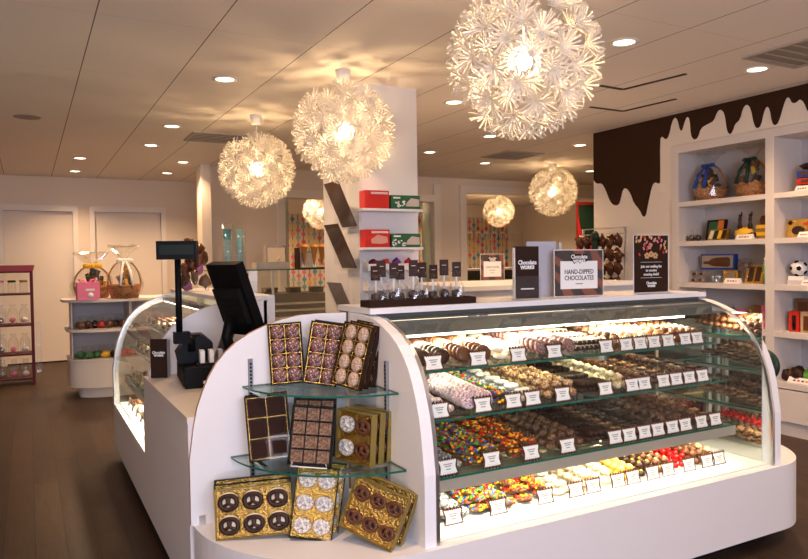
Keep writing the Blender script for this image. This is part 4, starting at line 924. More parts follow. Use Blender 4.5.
# ------------------------------------------------------------------ column: glove boxes, pockets
YC = 4.90
for k, (z, yy) in enumerate(((1.895, 0), (1.600, 0))):
    b = MB(); b.box(2.22, 2.735, YC-.14, YC-.002, z-.018, z, WHITE); b.build('wall_shelf', label='small white shelf on the column holding glove boxes, ' + ['upper one', 'lower one'][k], cat='shelf', group='small shelves on the column')
    for j, (x0, x1, m, h_) in enumerate(((2.245, 2.445, RED, .135), (2.465, 2.715, GREEN, .105))):
        t = thing('glove_box', ['bright red box', 'green and white box with printed leaves'][j] + ' on the ' + ['upper', 'lower'][k] + ' column shelf', 'box', ((x0+x1)/2, YC-.075, z+.0005), -.04)
        w2 = (x1-x0)/2; bx('carton', (-w2, w2, -.055, .055, 0, h_), m, t, .002)
        b = MB()
        if j == 0:
            b.box(-w2+.05, w2-.01, -.0562, -.0552, h_-.028, h_-.012, mat('pale_pink_print', (.85, .6, .55), .5))
            if k: b.prism([(-.05, .03), (.03, .025), (.085, .035), (.08, .08), (.0, .095), (-.055, .06)], XZ, -.0565, -.0553, mat('pale_pink_print2', (.75, .35, .28), .5))
        else:
            rr = random.Random(k)
            for q in range(16): x = rr.uniform(-w2+.01, .0); zz = rr.uniform(.012, .06); b.ball((x, -.0556, zz), .008, PAPER, (1.2, .05, .8), 6, 4)
            b.prism([(.0, .02), (w2-.008, .02), (w2-.008, .075), (.05, .085), (.01, .05)], XZ, -.0565, -.0553, mat('print_beige', (.60, .50, .42), .5)); b.box(-w2+.02, -w2+.08, -.0565, -.0553, h_-.026, h_-.014, PAPER)
        b.build('printed_front', parent=t)
# file pockets lower on the column
for k, z in enumerate((1.42, 1.27)):
    t = thing('file_pocket', 'white plastic pocket fixed on the column, ' + ['upper, with coloured bag tops', 'lower'][k], 'file pocket', (2.32, YC-.002, z))
    b = MB(); b.prism([(-.10, 0), (-.10, .06), (-.02, .10), (-.0, .10), (0, 0)], YZ, -.05, -.046, WHITE); b.build('side', parent=t)
    b = MB(); b.box(-.046, .40, -.10, -.097, 0, .055, WHITE); b.box(-.046, .40, -.10, 0, 0, .003, WHITE); b.build('tray', parent=t)
    if k == 0:
        for j, (x, m) in enumerate(((.02, MAROON), (.12, RED), (.22, PURPLE), (.33, REDF))):
            b = MB(); b.ball((0, 0, .045), .045, m, (1, .5, 1), 8, 6, .5, j); b.build('rolled_bag', loc=(2.32+x, YC-.055, z+.004), label=['maroon', 'red', 'purple', 'shiny red'][j] + ' rolled bag in the pocket on the column', cat='bag', group='rolled bags on the column')
# angled acrylic brochure pockets on the column's left face
b0 = None
for k, (px, py, lab) in enumerate(((330, 190, 'upper slanted brochure pocket on the column side'), (330, 232, 'second slanted brochure pocket on the column side'), (333, 290, 'lower grey slanted pocket on the column side'))):
    p = at(px, py, 'x', 2.05)
    t = thing('brochure_pocket', lab, 'brochure pocket', (2.245, p.y, p.z), group='slanted brochure pockets')
    b = MB(); b.T = Matrix.Rotation(-.42, 4, 'Y'); b.box(-.15, -.145, -.14, .14, -.24, .13, mat('brown_leaflet_paper', (.09, .045, .025), .3) if k < 2 else mat('grey_leaflet', (.42, .36, .32), .3)); b.build('leaflet', parent=t)
    b = MB(); b.T = Matrix.Rotation(-.42, 4, 'Y'); b.box(-.165, -.16, -.15, .15, -.25, .10, ACRY); b.box(-.165, -.13, -.15, .15, -.255, -.25, ACRY); b.build('acrylic_front', parent=t)
    b = MB(); b.box(-.10, 0, -.15, -.146, -.25, .12, ACRY); b.build('acrylic_side', parent=t); b = MB(); b.box(-.10, 0, .146, .15, -.25, .12, ACRY); b.build('acrylic_side', parent=t)
# ------------------------------------------------------------------ back counter behind the front case
t = thing('back_counter', 'white topped counter with dark glass doors behind the front case', 'counter', (2.82, 4.32, 0))
bx('top', (0, 1.8, 0, 1.2, 1.262, 1.297), TOPW, t, .003); bx('upper_rail', (.03, 1.77, .03, 1.17, 1.19, 1.261), WHITE, t)
bx('body', (.04, 1.76, .05, 1.15, .08, 1.189), SKIRT, t); bx('plinth', (.08, 1.72, .1, 1.1, 0, .079), BLACKM, t)
for k in range(3): bx('glass_door', (.05+.57*k, .61+.57*k, .035, .049, .14, 1.18), DARKGL, t, label='dark glass sliding door')
t = frame_sign('small_sign', 'brown framed sign with white card on the back counter', 'sign', (3.86, 5.42, 1.2975), .245, .25, -.2, SWIRL)
bx('white_panel', (-.09, .09, -.0062, -.0047, .035, .18), PAPER, t)
text('CHOCOLATES', .026, INK, t, TM(0, -.0066, .125), sx=.8); b = MB(); b.box(-.03, .03, -.0068, -.0062, .095, .099, INK); b.box(-.02, .02, -.0068, -.0062, .07, .073, INK); b.build('printed_lines', parent=t)
b = MB(); b.prism([(-.045, .225), (.045, .225), (.045, .192), (.02, .178), (-.01, .186), (-.03, .175), (-.045, .190)], XZ, -.0075, -.0063, BROWNP); b.build('logo_plate', parent=t); logo(t, TM(0, -.008, .21), .024)
# brown wrapped goods on a peg rack in front of the right wall
t = thing('peg_rack', 'wire rack of hanging brown wrapped bags in front of the cream wall', 'rack', (5.30, 5.45, 0))
bx('base', (-.15, .15, -.35, .35, 0, .03), BLACKM, t)
for y in (-.30, .30): b = MB(); b.tube([(0, y, .03), (0, y, 1.80)], .012, 8, CHROME); b.build('upright', parent=t)
b = MB()
for z in (1.80, 1.74, 1.50, 1.25): b.tube([(0, -.33, z), (0, .33, z)], .006, 6, CHROME)
b.build('rail', parent=t)
rr = random.Random(12); b = MB(); b.ball((0, 0, 0), .055, MATS['shiny_brown_wrap'], (.7, 1, 1.25), 10, 7, .6, 3); hb0 = b.build('brown_wrapped_bag')
k = 0
for r, z in enumerate((1.66, 1.52, 1.38, 1.24, 1.10)):
    for c in range(6):
        o = hb0 if k == 0 else hb0.copy()
        if k: COL.objects.link(o)
        o.location = (5.23+rr.uniform(-.01, .01), 5.17+.112*c, z+rr.uniform(-.02, .02)); o.rotation_euler = (rr.uniform(-.3, .3), rr.uniform(-.3, .3), rr.uniform(-.5, .5))
        prop(o, 'shiny brown wrapped bag on the wire rack, %s row, %s' % (['top', 'second', 'middle', 'fourth', 'lowest'][r], ['nearest the shelving', 'second from the shelving', 'third from the shelving', 'fourth from the shelving', 'next to last leftwards', 'leftmost'][c]), 'bag', 'brown bags on the wire rack'); k += 1
b = MB(); b.prism([(-.04, 0), (.04, 0), (.035, .62), (-.035, .62)], YZ, -.01, .01, DGREEN); b.ball((0, 0, .66), .055, DGREEN, (.5, 1, 1), 10, 6); b.build('dark_banner', parent=t, loc=(-.13, -.01, 1.06))
p = at(583, 290, 'x', 4.76); t = thing('black_stool_back', 'black chair back showing above the counter beside the dipped chocolates sign', 'chair', (4.76, p.y, 0))
bx('backrest', (-.03, .03, -.14, .14, .86, 1.47), BLACKM, t, .02); bx('seat', (-.02, .25, -.2, .2, .80, .85), BLACKM, t, .01)
for x, y in ((0, -.17), (0, .17), (.22, -.17), (.22, .17)): b = MB(); b.tube([(x, y, 0), (x, y, .80)], .015, 8, BLACK); b.build('leg', parent=t)
# dark round lid shape right of the case end
t = thing('round_sign_stand', 'dark green round disc on a stand beyond the right end of the case', 'stand', (4.30, 3.18, 0))
p = at(765, 365, 'x', 4.30)
t.location.y = p.y; b = MB(); b.ball((0, 0, p.z), .105, DGREEN, (.35, 1, 1), 20, 12); b.build('disc', parent=t); b = MB(); b.ball((-.03, 0.02, p.z+.01), .05, ORANGE, (.35, 1, 1), 12, 8); b.build('orange_centre', parent=t)
b = MB(); b.tube([(0, 0, .02), (0, 0, p.z-.09)], .012, 8, BLACK); b.lathe([(0, 0), (.12, 0), (.12, .015), (.01, .025)], 20, BLACK); b.build('stand', parent=t)
# ------------------------------------------------------------------ wall shelving goods (all coordinates along the shelving)
def Yp(px, x=5.6): return at(px, 240, 'x', x).y
def basket(name, lab, loc, r, h, bow, sc=1.0, handle=True, seed=0, bowst='drape'):
    t = thing(name, lab, 'gift basket', loc)
    b = MB(); b.lathe([(0, 0), (r*.78, 0), (r*.92, h*.45), (r, h), (r*.93, h), (r*.85, h*.5), (0, .012)], 20, WICKER, sx=1, sy=sc)
    for k in range(4): b.tube([(r*(.80+.06*k)*math.cos(a), sc*r*(.80+.06*k)*math.sin(a), h*(.12+.25*k)) for a in [2*PI*i/20 for i in range(21)]], .006, 6, WICKER, False)
    b.build('basket', parent=t)
    if handle:
        b = MB(); b.tube([(0 if sc < 1 else r*.95*math.cos(a), r*.95*math.cos(a)*sc if sc < 1 else 0, h+h*1.7*math.sin(a)) for a in [PI*i/16 for i in range(17)]], .009, 8, WICKER)
        for v in b.bm.verts: pass
        b.build('handle', parent=t)
    rr = random.Random(seed)
    for k in range(24):
        m = rr.choice([GOLD, CHOC, SILVER, CHOCM, DGREEN, YEL, BROWNP]); b = MB(); a = rr.uniform(0, 6.28); q = rr.uniform(0, r*(.62-.018*k))
        b.box(-.02, .02, -.015, .015, 0, rr.uniform(.05, .10), m); b.build('packed_treat', parent=t, bevel=.004, loc=(q*math.cos(a), q*math.sin(a)*sc, h*.7+h*.055*k), rot=(rr.uniform(-.5, .5), rr.uniform(-.5, .5), a))
    b = MB(); H = h*2.9; b.lathe([(r*1.0, h*.3), (r*1.08, h), (r*1.0, h*1.7), (r*.55, H*.83), (r*.16, H*.98), (r*.5, H*1.12), (r*.9, H*1.28)], 18, CELLO, sy=sc)
    for v in b.bm.verts: v.co += Vector((rr.uniform(-1, 1), rr.uniform(-1, 1), rr.uniform(-1, 1)))*r*.07*(2 if v.co.z > H else 1)
    for f in b.bm.faces: f.smooth = False
    b.build('cellophane_wrap', parent=t)
    if bow:
        b = MB(); zb = H*.93
        f0 = -r*.3
        for s in (-1, 1):
            b.ball((s*r*.25, f0, zb), r*.22, bow, (1.2, .5, .7), 10, 6)
            if bowst == 'drape': b.tube([(s*r*.05, f0, zb), (s*r*.25, -r*.8*sc, zb*.72), (s*r*.35, -r*1.12*sc, zb*.35)], [.012, .017, .015], 5, bow)
        b.ball((0, f0, zb), r*.13, bow, (1, 1, 1), 8, 6); b.build('bow', parent=t)
    return t
def shelf_thing(t): t.rotation_euler = (0, 0, -PI/2)     # faces -x
zA, zB_, zC_, zD_, zE_ = [z+.0006 for z in ZS]
t = basket('gift_basket', 'wicker gift basket with blue bow on the top shelf of the shelving', (5.655, Yp(707), zA), .135, .13, BLUE, 1, True, 1); t.rotation_euler = (0, 0, -PI/2); t.scale = (1.15, 1.08, .93)
t = basket('gift_basket', 'wicker gift basket with dark green bow next to the shelving post', (5.66, Yp(751)+.03, zA), .125, .13, DGREEN, 1, True, 2); t.rotation_euler = (0, 0, -PI/2); t.scale = (1.15, 1.08, .94)
def item(name, lab, cat, px, z, w_, h_, d_, m, x=5.60, lean=0, parts=None, grp=None, rz=0, bev=.003):
    """carton facing the room; w along the shelf"""
    t = thing(name, lab, cat, (x, Yp(px, x), z), -PI/2+rz, grp)
    b = MB(); b.T = Matrix.Rotation(-lean, 4, 'X'); b.box(-w_/2, w_/2, 0, d_, 0, h_, m); b.build('carton', parent=t, bevel=bev)
    if parts:
        for (nm, x0, x1, z0, z1, mm) in parts:
            b = MB(); b.T = Matrix.Rotation(-lean, 4, 'X'); b.box(x0*w_, x1*w_, -.006, -.0006, z0*h_, z1*h_, mm); b.build(nm, parent=t)
    return t
def cardsign(lab, px, z, w_=.12, x=5.545):
    t = thing('shelf_card', lab, 'shelf card', (x, Yp(px, x), z), -PI/2, 'white cards on the shelving')
    b = MB(); b.prism([(0, 0), (.03, .045), (.031, .045), (.05, 0)], YZ, -w_/2, w_/2, PAPER); b.build('folded_card', parent=t)
    b = MB(); b.T = Matrix.Translation((0, -.0006, 0)) @ Matrix.Rotation(-.588, 4, 'X')
    for i in range(4): b.box(-w_*.3+i*w_*.16, -w_*.2+i*w_*.16, -.001, 0, .018, .032, [INK, RED, INK, ORANGE][i])
    b.build('print', parent=t)
SEL = lambda *q: q
# shelf B
for i, px in enumerate((686, 692, 698)):
    t = thing('small_treat', 'small wrapped chocolate treat, ' + ['leftmost on the second shelf', 'middle one left of the gold bar box', 'beside the gold bar box'][i], 'treat', (5.60, Yp(px), zB_), -PI/2, 'small treats on the second shelf')
    b = MB(); b.ball((0, 0, .03), .028, CHOC if i else CHOCM, (1, 1, 1.1), 10, 7, .4, i); b.build('chocolate', parent=t); b = MB(); b.lathe([(.032, 0), (.036, .04), (.02, .075), (.008, .09), (.02, .11)], 9, CELLO); b.build('wrap', parent=t)
item('gift_box', 'dark green and brown box leaning behind the gold bar box', 'box', 714, zB_, .20, .20, .03, BROWNP, 5.66, .2, SEL(('green_print', -.35, .1, .35, .9, GREEN), ('orange_print', .12, .42, .55, .95, ORANGE)))
item('bar_box', 'gold box of striped chocolate bars leaning on the second shelf', 'box', 716, zB_, .20, .115, .03, GOLD, 5.585, .45, SEL(('bar', -.42, -.24, .14, .86, CHOCW), ('bar', -.19, -.02, .14, .86, DGREEN), ('bar', .03, .20, .14, .86, YEL), ('bar', .25, .42, .14, .86, CHOC)))
cardsign('white card with small logos before the golden mound', 743, zB_, .16)
t = thing('golden_mound', 'golden treat mound with two dark upright figurines', 'treat', (5.63, Yp(745, 5.63), zB_), -PI/2)
b = MB(); b.ball((0, 0, .05), .08, YEL, (1.1, .8, .7), 14, 8, .3, 4); b.build('golden_base', parent=t); b = MB(); b.ball((.02, -.0, .04), .085, BROWNP, (1.1, .7, .35), 14, 8, .2, 6); b.build('brown_ribbon', parent=t)
for s in (-1, 1): b = MB(); b.lathe([(.018, .09), (.022, .12), (.012, .15), (.016, .18), (.010, .205), (.013, .215), (0, .232)], 10, CHOC, (s*.05, 0, 0)); b.tube([(s*.05, 0, .18), (s*.05+.018, 0, .215), (s*.05+.016, 0, .245)], .006, 6, CHOC); b.build('figurine', parent=t)
t = thing('gold_box_stack', 'stack of yellow boxes topped with a dark treat beside the post', 'boxes', (5.62, Yp(761, 5.62), zB_), -PI/2)
for k in range(4): bx('box', (-.045, .045, 0, .09, k*.031, k*.031+.029), YEL if k % 2 else GOLD, t, .002)
b = MB(); b.lathe([(0, .124), (.03, .124), (.036, .17), (.025, .20), (0, .205)], 10, CHOCM, (0, .045, 0)); b.build('top_treat', parent=t)
# shelf C
t = item('bottle_box', 'wide blue-edged box holding a large brown chocolate bottle', 'box', 717, zC_+.12, .36, .145, .05, BLUE, 5.66, .05, SEL(('window', -.46, .46, .12, .90, mat('beige_card', (.42, .33, .24), .5))), bev=.002)
b = MB(); b.tube([(-.14, -.012, .065), (-.09, -.012, .065), (-.05, -.014, .068), (.0, -.016, .07), (.12, -.016, .07), (.14, -.014, .07)], [.012, .014, .034, .042, .045, .03], 12, CHOCM)
for v in b.bm.verts: v.co.y = -.006+(v.co.y+.012)*.35
b.build('chocolate_bottle', parent=t)
for i, (px, z) in enumerate(((696, zC_), (697, zC_+.058))):
    t = thing('clear_pack', ['lower', 'upper'][i] + ' clear pack of small grey sweets, left end of the third shelf', 'pack', (5.56, Yp(px, 5.56), z), -PI/2, 'clear packs on the third shelf')
    bx('clear_box', (-.085, .085, 0, .1, 0, .055), CELLO, t)
    for k in range(4): b = MB(); b.ball((0, 0, 0), .018, [CHOCM, NUTS][k % 2], (1, 1, .8), 8, 6, .2, k); b.build('sweet', parent=t, loc=(-.06+.04*k, .03, .022))
t = thing('silver_pack', 'pack of shiny silver wrapped sweets on the third shelf', 'pack', (5.57, Yp(715, 5.57), zC_), -PI/2)
for k in range(6): b = MB(); b.ball((0, 0, .018), .017, SILVER if k % 2 else mat('blue_grey_foil', (.25, .35, .5), .3, .8), (1, 1, 1), 8, 6, .3, k); b.build('foil_sweet', parent=t, loc=(-.035+.035*(k % 3), .02, .036*(k//3)))
item('gold_box', 'gold box with a grey oval picture on the third shelf', 'box', 730, zC_, .15, .115, .05, GOLD, 5.60, .1, SEL(('grey_picture', -.25, .3, .3, .75, mat('grey_print', (.2, .17, .15), .4))))
cardsign('white card leaning below the gold box with grey picture', 731, zC_, .16)
t = thing('chocolate_mallet', 'brown chocolate mallet wrapped in cellophane', 'chocolate', (5.63, Yp(745, 5.63), zC_), -PI/2)
b = MB(); b.tube([(0, 0, .01), (0, 0, .15)], .012, 8, CHOCM); b.build('handle', parent=t); b = MB(); b.tube([(-.045, 0, .165), (.045, 0, .165)], .028, 12, CHOCM); b.build('head', parent=t)
b = MB(); b.lathe([(.03, 0), (.045, .08), (.065, .16), (.05, .21), (.01, .225), (.03, .25)], 10, CELLO); b.build('wrap', parent=t)
item('bar_box', 'gold box of two dark chocolate bars leaning on the third shelf', 'box', 753, zC_, .17, .17, .03, GOLD, 5.59, .3, SEL(('bar', -.34, -.08, .12, .88, CHOC), ('bar', .06, .32, .12, .88, CHOC)))
t = thing('mint_tube', 'slim green and white tube beside the shelving post', 'tube', (5.56, 3.80, zC_), 0); b = MB(); b.lathe([(0, 0), (.022, 0), (.022, .19), (0, .19)], 14, mat('mint_green', (.25, .6, .35), .4)); b.build('tube', parent=t); b = MB(); b.lathe([(0, .190), (.023, .190), (.020, .225), (0, .228)], 14, PAPER); b.build('cap', parent=t)
# shelf D
t = item('pink_box', 'pink box at the back of the fourth shelf', 'box', 739, zD_, .06, .16, .05, PINK, 5.68)
for i, (px, m) in enumerate(((700, mat('grey_bag', (.10, .09, .10), .4)), (718, CHOC), (731, mat('grey_bag2', (.16, .14, .15), .35)))):
    t = thing('treat_bag', ['left grey', 'middle dark', 'right grey'][i] + ' wrapped treat bag on the fourth shelf', 'bag', (5.62, Yp(px, 5.62), zD_), -PI/2, 'dark treat bags on the fourth shelf')
    b = MB(); b.ball((0, 0, .085), .08, m, (.9, .5, 1.05), 12, 8, .35, i+3); b.build('bag', parent=t); b = MB(); b.lathe([(.012, .155), (.03, .19), (.038, .20)], 9, CELLO); b.build('tied_top', parent=t)
t = thing('rainbow_lollipops', 'bunch of rainbow speckled dark lollipops on the fourth shelf', 'lollipops', (5.585, Yp(748, 5.585), zD_), -PI/2)
for k in range(6):
    cm = candy_puck(CANDY, k+90).build('lollipop'); cm.parent = t; cm.location = (-.06+.028*k, .005*k, .055+.035*(k % 3)); cm.rotation_euler = (PI/2, 0, .3*k); cm.scale = (.8, .8, .8)
    b = MB(); b.tube([(-.06+.028*k, .012+.005*k, 0), (-.06+.028*k, .012+.005*k, .05+.03*(k % 3))], .003, 6, PAPER); b.build('stick', parent=t)
item('pink_card_box', 'small pink box at the right end of the fourth shelf', 'box', 760, zD_, .075, .085, .04, PINK, 5.565, .1, SEL(('dark_print', -.2, .2, .3, .7, CHOC)))
item('brown_box', 'dark brown box behind the rainbow lollipops', 'box', 756, zD_, .11, .19, .05, mat('brown_card', (.22, .10, .04), .5), 5.68)
item('tall_pink_box', 'tall pink box beside the shelving post', 'box', 763, zD_, .035, .20, .04, PINK, 5.64)
# right bay (cut by the frame edge)
for k, (m, lab) in enumerate(((DGREEN, 'dark'), (RED, 'red'), (BLUE, 'blue'))):
    item('flat_box', lab + ' flat box in the pile on the right top shelf', 'box', 812, zA+k*.058, .26, .05, .14, m, 5.60, 0, SEL(('clear_window', -.35, .35, .3, .8, CHOCM)), 'flat boxes on the right top shelf')
b = MB(); b.ball((0, 0, .035), .10, CHOC, (1, .6, .3), 14, 8, .3, 3); b.build('chocolate_shape', loc=(5.68, Yp(812, 5.68), zA+.1745), rot=(0, 0, -PI/2), label='dark chocolate shape on top of the flat box pile', cat='chocolate')
cardsign('white card in front of the flat box pile', 801, zA, .12)
item('gold_gift_box', 'large shiny gold box with dark oval on the right second shelf', 'box', 801, zB_, .27, .155, .03, GOLD, 5.60, .12, SEL(('red_print', .05, .45, .66, .78, RED)))
t = bpy.data.objects['gold_gift_box']; b = MB(); b.T = Matrix.Rotation(-.12, 4, 'X'); b.ball((-.03, -.006, .06), .048, CHOC, (1.1, .16, .75), 14, 8); b.build('dark_oval', parent=t); b = MB(); b.T = Matrix.Rotation(-.12, 4, 'X'); b.ball((-.10, -.005, .125), .018, BROWNP, (1, .16, 1), 10, 6); b.build('round_seal', parent=t)
cardsign('white card in front of the large gold box', 803, zB_, .10)
t = thing('football_box', 'black and white football gift on two small boxes', 'football gift', (5.60, Yp(796, 5.60), zC_), -PI/2)
bx('base_box', (-.075, .075, 0, .1, 0, .035), mat('check_card', (.6, .58, .6), .5), t); bx('upper_box', (-.07, .07, .002, .095, .0355, .07), PAPER, t)
b = MB(); b.ball((0, .04, .135), .065, PAPER, (1, 1, 1), 24, 16)
b.build('ball', parent=t)
ga = (1+5**.5)/2
b = MB()
for v3 in [(0, s, q*ga) for s in (-1, 1) for q in (-1, 1)]+[(s, q*ga, 0) for s in (-1, 1) for q in (-1, 1)]+[(q*ga, 0, s) for s in (-1, 1) for q in (-1, 1)]:
    d = Vector(v3).normalized(); c = Vector((0, .04, .135))+d*.0645; u = d.orthogonal().normalized(); w_ = d.cross(u)
    q = [b.v(c+(u*math.cos(2*PI*i/5)+w_*math.sin(2*PI*i/5))*.021) for i in range(5)]; b.face(q, BLACKM); top = [b.v(c+d*.003+(u*math.cos(2*PI*i/5)+w_*math.sin(2*PI*i/5))*.019) for i in range(5)]; b.face(top, BLACKM)
    for i in range(5): b.face((q[i], q[(i+1) % 5], top[(i+1) % 5], top[i]), BLACKM)
b.build('black_patch', parent=t)
cardsign('white card beside the football gift', 806, zC_, .09)
item('red_figure_box', 'red box with dark figure on the right fourth shelf', 'box', 794, zD_, .085, .17, .05, RED, 5.58, 0, SEL(('dark_figure', -.15, .2, .1, .8, CHOC), ('tan_spot', -.05, .12, .2, .45, mat('tan_print', (.7, .5, .3), .5))))
item('tan_box', 'tan box with brown print next to the red figure box', 'box', 806, zD_, .09, .17, .05, mat('tan_card', (.55, .38, .22), .5), 5.58, 0, SEL(('brown_print', -.2, .3, .1, .8, CHOCM)))
item('kraft_box', 'brown window box standing behind the red figure box', 'box', 803, zD_, .14, .27, .05, mat('kraft_brown', (.20, .10, .05), .5), 5.70, 0, SEL(('window', -.3, .3, .55, .9, CHOCM)))
for i, (px, m, r) in enumerate(((787, CHOC, .045), (793, CHOCM, .055), (799, CHOC, .06), (806, mat('leaf_green', (.12, .35, .05), .5), .05))):
    b = MB(); b.ball((0, 0, r), r, m, (1, 1, 1.15), 12, 8, .3, i); b.build('round_treat', loc=(5.62+.02*(i % 2), Yp(px, 5.62), zE_), label=['leftmost dark', 'brown second', 'tall dark third', 'green'][i] + ' round treat behind the card on the lowest right shelf', cat='treat', group='round treats on the lowest shelf')
cardsign('long white card on the lowest right shelf', 800, zE_, .22)
# ------------------------------------------------------------------ far left: glass jar rack
rk = thing('jar_rack', 'dark red metal rack of glass jars at the far left', 'rack', (-.36, 10.0, 0))
fr = MB()
X0, X1, D = -.30, .40, .36
for x in (X0, X1):
    for y in (0, D): fr.box(x-.018, x+.018, y-.018, y+.018, 0, 1.43, MAROON)
fr.build('frame', parent=rk)
RZS = (.08, .39, .76, 1.15, 1.43)
for z in RZS: bx('shelf', (X0, X1, 0, D, z-.02, z), MAROON, rk)
b = MB(); b.prism([(X0-.03, 0), (X1+.02, 0), (X1+.04, .075), (X0-.05, .075)], XZ, -.01, D, mat('red_bins', (.35, .02, .02), .4)); b.build('red_bin_top', parent=rk, loc=(0, 0, 1.431))
jm = {}
def jar(kind):
    if kind == 0: b = MB(); b.lathe([(0, 0), (.045, 0), (.048, .01), (.048, .12), (.035, .14)], 12, CELLO); return b
    if kind == 1: b = MB(); b.lathe([(0, 0), (.05, 0), (.06, .05), (.06, .15), (.045, .19), (.02, .22), (.04, .25)], 12, CELLO); return b
    b = MB(); b.lathe([(0, 0), (.045, 0), (.055, .06), (.05, .16), (.03, .20), (.03, .24)], 12, CELLO); return b
JN = ['glass_jar', 'tall_glass_jar', 'glass_bottle']
for r, (z, kd, n) in enumerate(((.08, 2, 5), (.39, 1, 5), (.76, 1, 5), (1.15, 0, 5))):
    for k in range(n):
        t = thing('glass_jar', 'clear glass jar on the red rack, %s shelf, %s' % (['lowest', 'second', 'third', 'top'][r], ['leftmost', 'second from left', 'middle', 'second from right', 'rightmost'][k]), 'jar', (-.36+X0+.09+k*.13, 10.10, z+.001), group='glass jars on the red rack')
        jar(kd).build('glass_body', parent=t)
        if kd == 0: b = MB(); b.lathe([(0, .1405), (.047, .1405), (.047, .165), (0, .168)], 12, [GOLDP, CHROME, PINK, DGREEN, GOLDP][k]); b.build('lid', parent=t)
        else: b = MB(); b.ball((0, 0, .055), .04, [PINK, PAPER, CHROME][k % 3], (1, 1, .8), 8, 6, .4, k); b.build('contents', parent=t)
for i, z in enumerate((.14, .46)): bx('clear_tub', (.075, .13, 10.02, 10.3, z+.001+.0, z+.30), CELLO, label=['lower', 'upper'][i] + ' clear tub hanging on the side of the red rack', cat='tub', group='clear tubs beside the red rack')
# ------------------------------------------------------------------ white round-fronted stand with baskets
cx, cy = .82, 8.75
ws = thing('round_display_stand', 'white round-fronted display stand with gift baskets by the far doors', 'display stand', (cx, cy, 0))
def lobe(r, x1=.86, n=14): return [(-.36+r*0+.36-.36*1-.0+ .0, .45)] and ([(-r*math.sin(a)*.98+.02, -r*.55*math.cos(a)+.0) for a in [PI/2-PI/2*i/n for i in range(n+1)]]+[(x1, -r*.55), (x1, .45), (-r*.98+.02, .45)])
slab('plinth', lobe(.36), 0, .12, SHELFW, ws); slab('bin', lobe(.46), .12, .42, SHELFW, ws); slab('bin_rim', lobe(.47), .42, .435, SHELFW, ws)
slab('middle_shelf', lobe(.48), .745, .775, SHELFW, ws); slab('top', lobe(.52), 1.08, 1.11, SHELFW, ws)
bx('back_panel', (-.40, .86, .40, .45, .436, 1.079), MATS['shelf_back'], ws); bx('divider', (.20, .225, -.18, .40, .776, 1.079), SHELFW, ws); bx('side_panel', (-.40, -.385, .0, .40, .436, 1.079), SHELFW, ws); 
def bag_heap(lab, x, y, z, s, seed):
    rr = random.Random(seed)
    for k in range(7):
        t = thing('wrapped_sweet_bag', lab % ['leftmost', 'second', 'third', 'middle', 'fifth', 'sixth', 'rightmost'][k], 'bag', (x-.30*s+.1*s*k, y+rr.uniform(-.03, .03), z), group=lab.replace('%s ', '').replace('bag', 'bags'))
        b = MB(); b.ball((0, 0, .045), .055, rr.choice([CHOCM, RED, DGREEN, BROWNP, YEL, GREEN]), (1.1, .8, .75), 9, 6, .5, k+seed); b.build('sweets', parent=t); b = MB(); b.lathe([(.05, .03), (.035, .085), (.012, .11), (.04, .15)], 8, CELLO); b.build('clear_wrap', parent=t)
bag_heap('%s wrapped bag of sweets on the middle shelf of the round stand', cx-.08, cy-.08, .7755, .75, 1)
bag_heap('%s wrapped bag of sweets in the bin of the round stand', cx-.05, cy-.10, .4355, .9, 5)
P_ = lambda px, y: at(px, 260, 'y', y).x
basket('gift_basket', 'large round-handled gift basket with yellow flower on the round stand', (P_(92, 8.95), 8.95, 1.1105), .21, .14, YEL, 1, True, 21, 'none')
basket('gift_basket', 'woven gift basket with white bow on the round stand', (P_(124, 8.6), 8.60, 1.1105), .185, .16, PAPER, 1, True, 22)
t = thing('pink_gift_box', 'bright pink gift box with pink bow before the round-handled basket', 'gift box', (P_(87, 8.55), 8.55, 1.1105), .05)
bx('box', (-.115, .115, -.08, .08, 0, .195), PINK, t, .003); b = MB(); b.lathe([(0, 0), (.03, 0), (.03, .003), (0, .003)], 14, PAPER); b.build('round_label', parent=t, loc=(.02, -.081, .05), rot=(PI/2, 0, 0)); bx('label_strip', (-.03, .06, -.083, -.081, .10, .125), PAPER, t)
b = MB()
for s in (-1, 1): b.tube([(0, 0, .155), (s*.04, 0, .22), (s*.09, 0, .23), (s*.06, 0, .17), (0, 0, .16)], .014, 6, PINK); b.tube([(s*.01, -.01, .17), (s*.09, -.03, .156)], .012, 6, PINK)
b.build('bow', parent=t)
# ------------------------------------------------------------------ ice cream counter with cones and cups at the back
ic = thing('ice_cream_counter', 'stainless and glass ice cream counter at the back left', 'ice cream counter', (1.80, 7.75, 0))
bx('body', (0, 1.6, .10, .9, 0, .86), STEEL, ic, .005); bx('lower_band', (0, 1.6, .06, .10, .45, .62), mat('amber_steel', (.50, .40, .27), .3, .8), ic)
bx('inner_ledge', (0, 1.6, .30, .9, .861, 1.12), mat('dark_steel', (.16, .13, .10), .35, .7), ic)
for k in range(5): b = MB(); b.lathe([(0, 0), (.09, 0), (.10, .06), (.105, .06), (.105, .068), (.09, .068), (.07, .05), (0, .05)], 18, STEEL, (0, 0, 0)); b.build('ice_cream_tub', parent=ic, loc=(.2+.3*k, .55, 1.121))
bx('front_glass', (0, 1.6, .02, .028, .87, 1.40), CLEAR, ic); b = MB(); b.box(0, 1.6, .02, .75, 1.405, 1.415, SHGL, GREEDGE); b.build('glass_top', parent=ic)
for x in (.005, .66, 1.57): bx('glass_post', (x, x+.03, .03, .06, .86, 1.404), CHROME, ic)
for z in (1.0, .92): bx('steel_rail', (0, 1.6, .10, .13, z, z+.025), STEEL, ic)
def iP(px, y=8.0): return at(px, 260, 'y', y).x
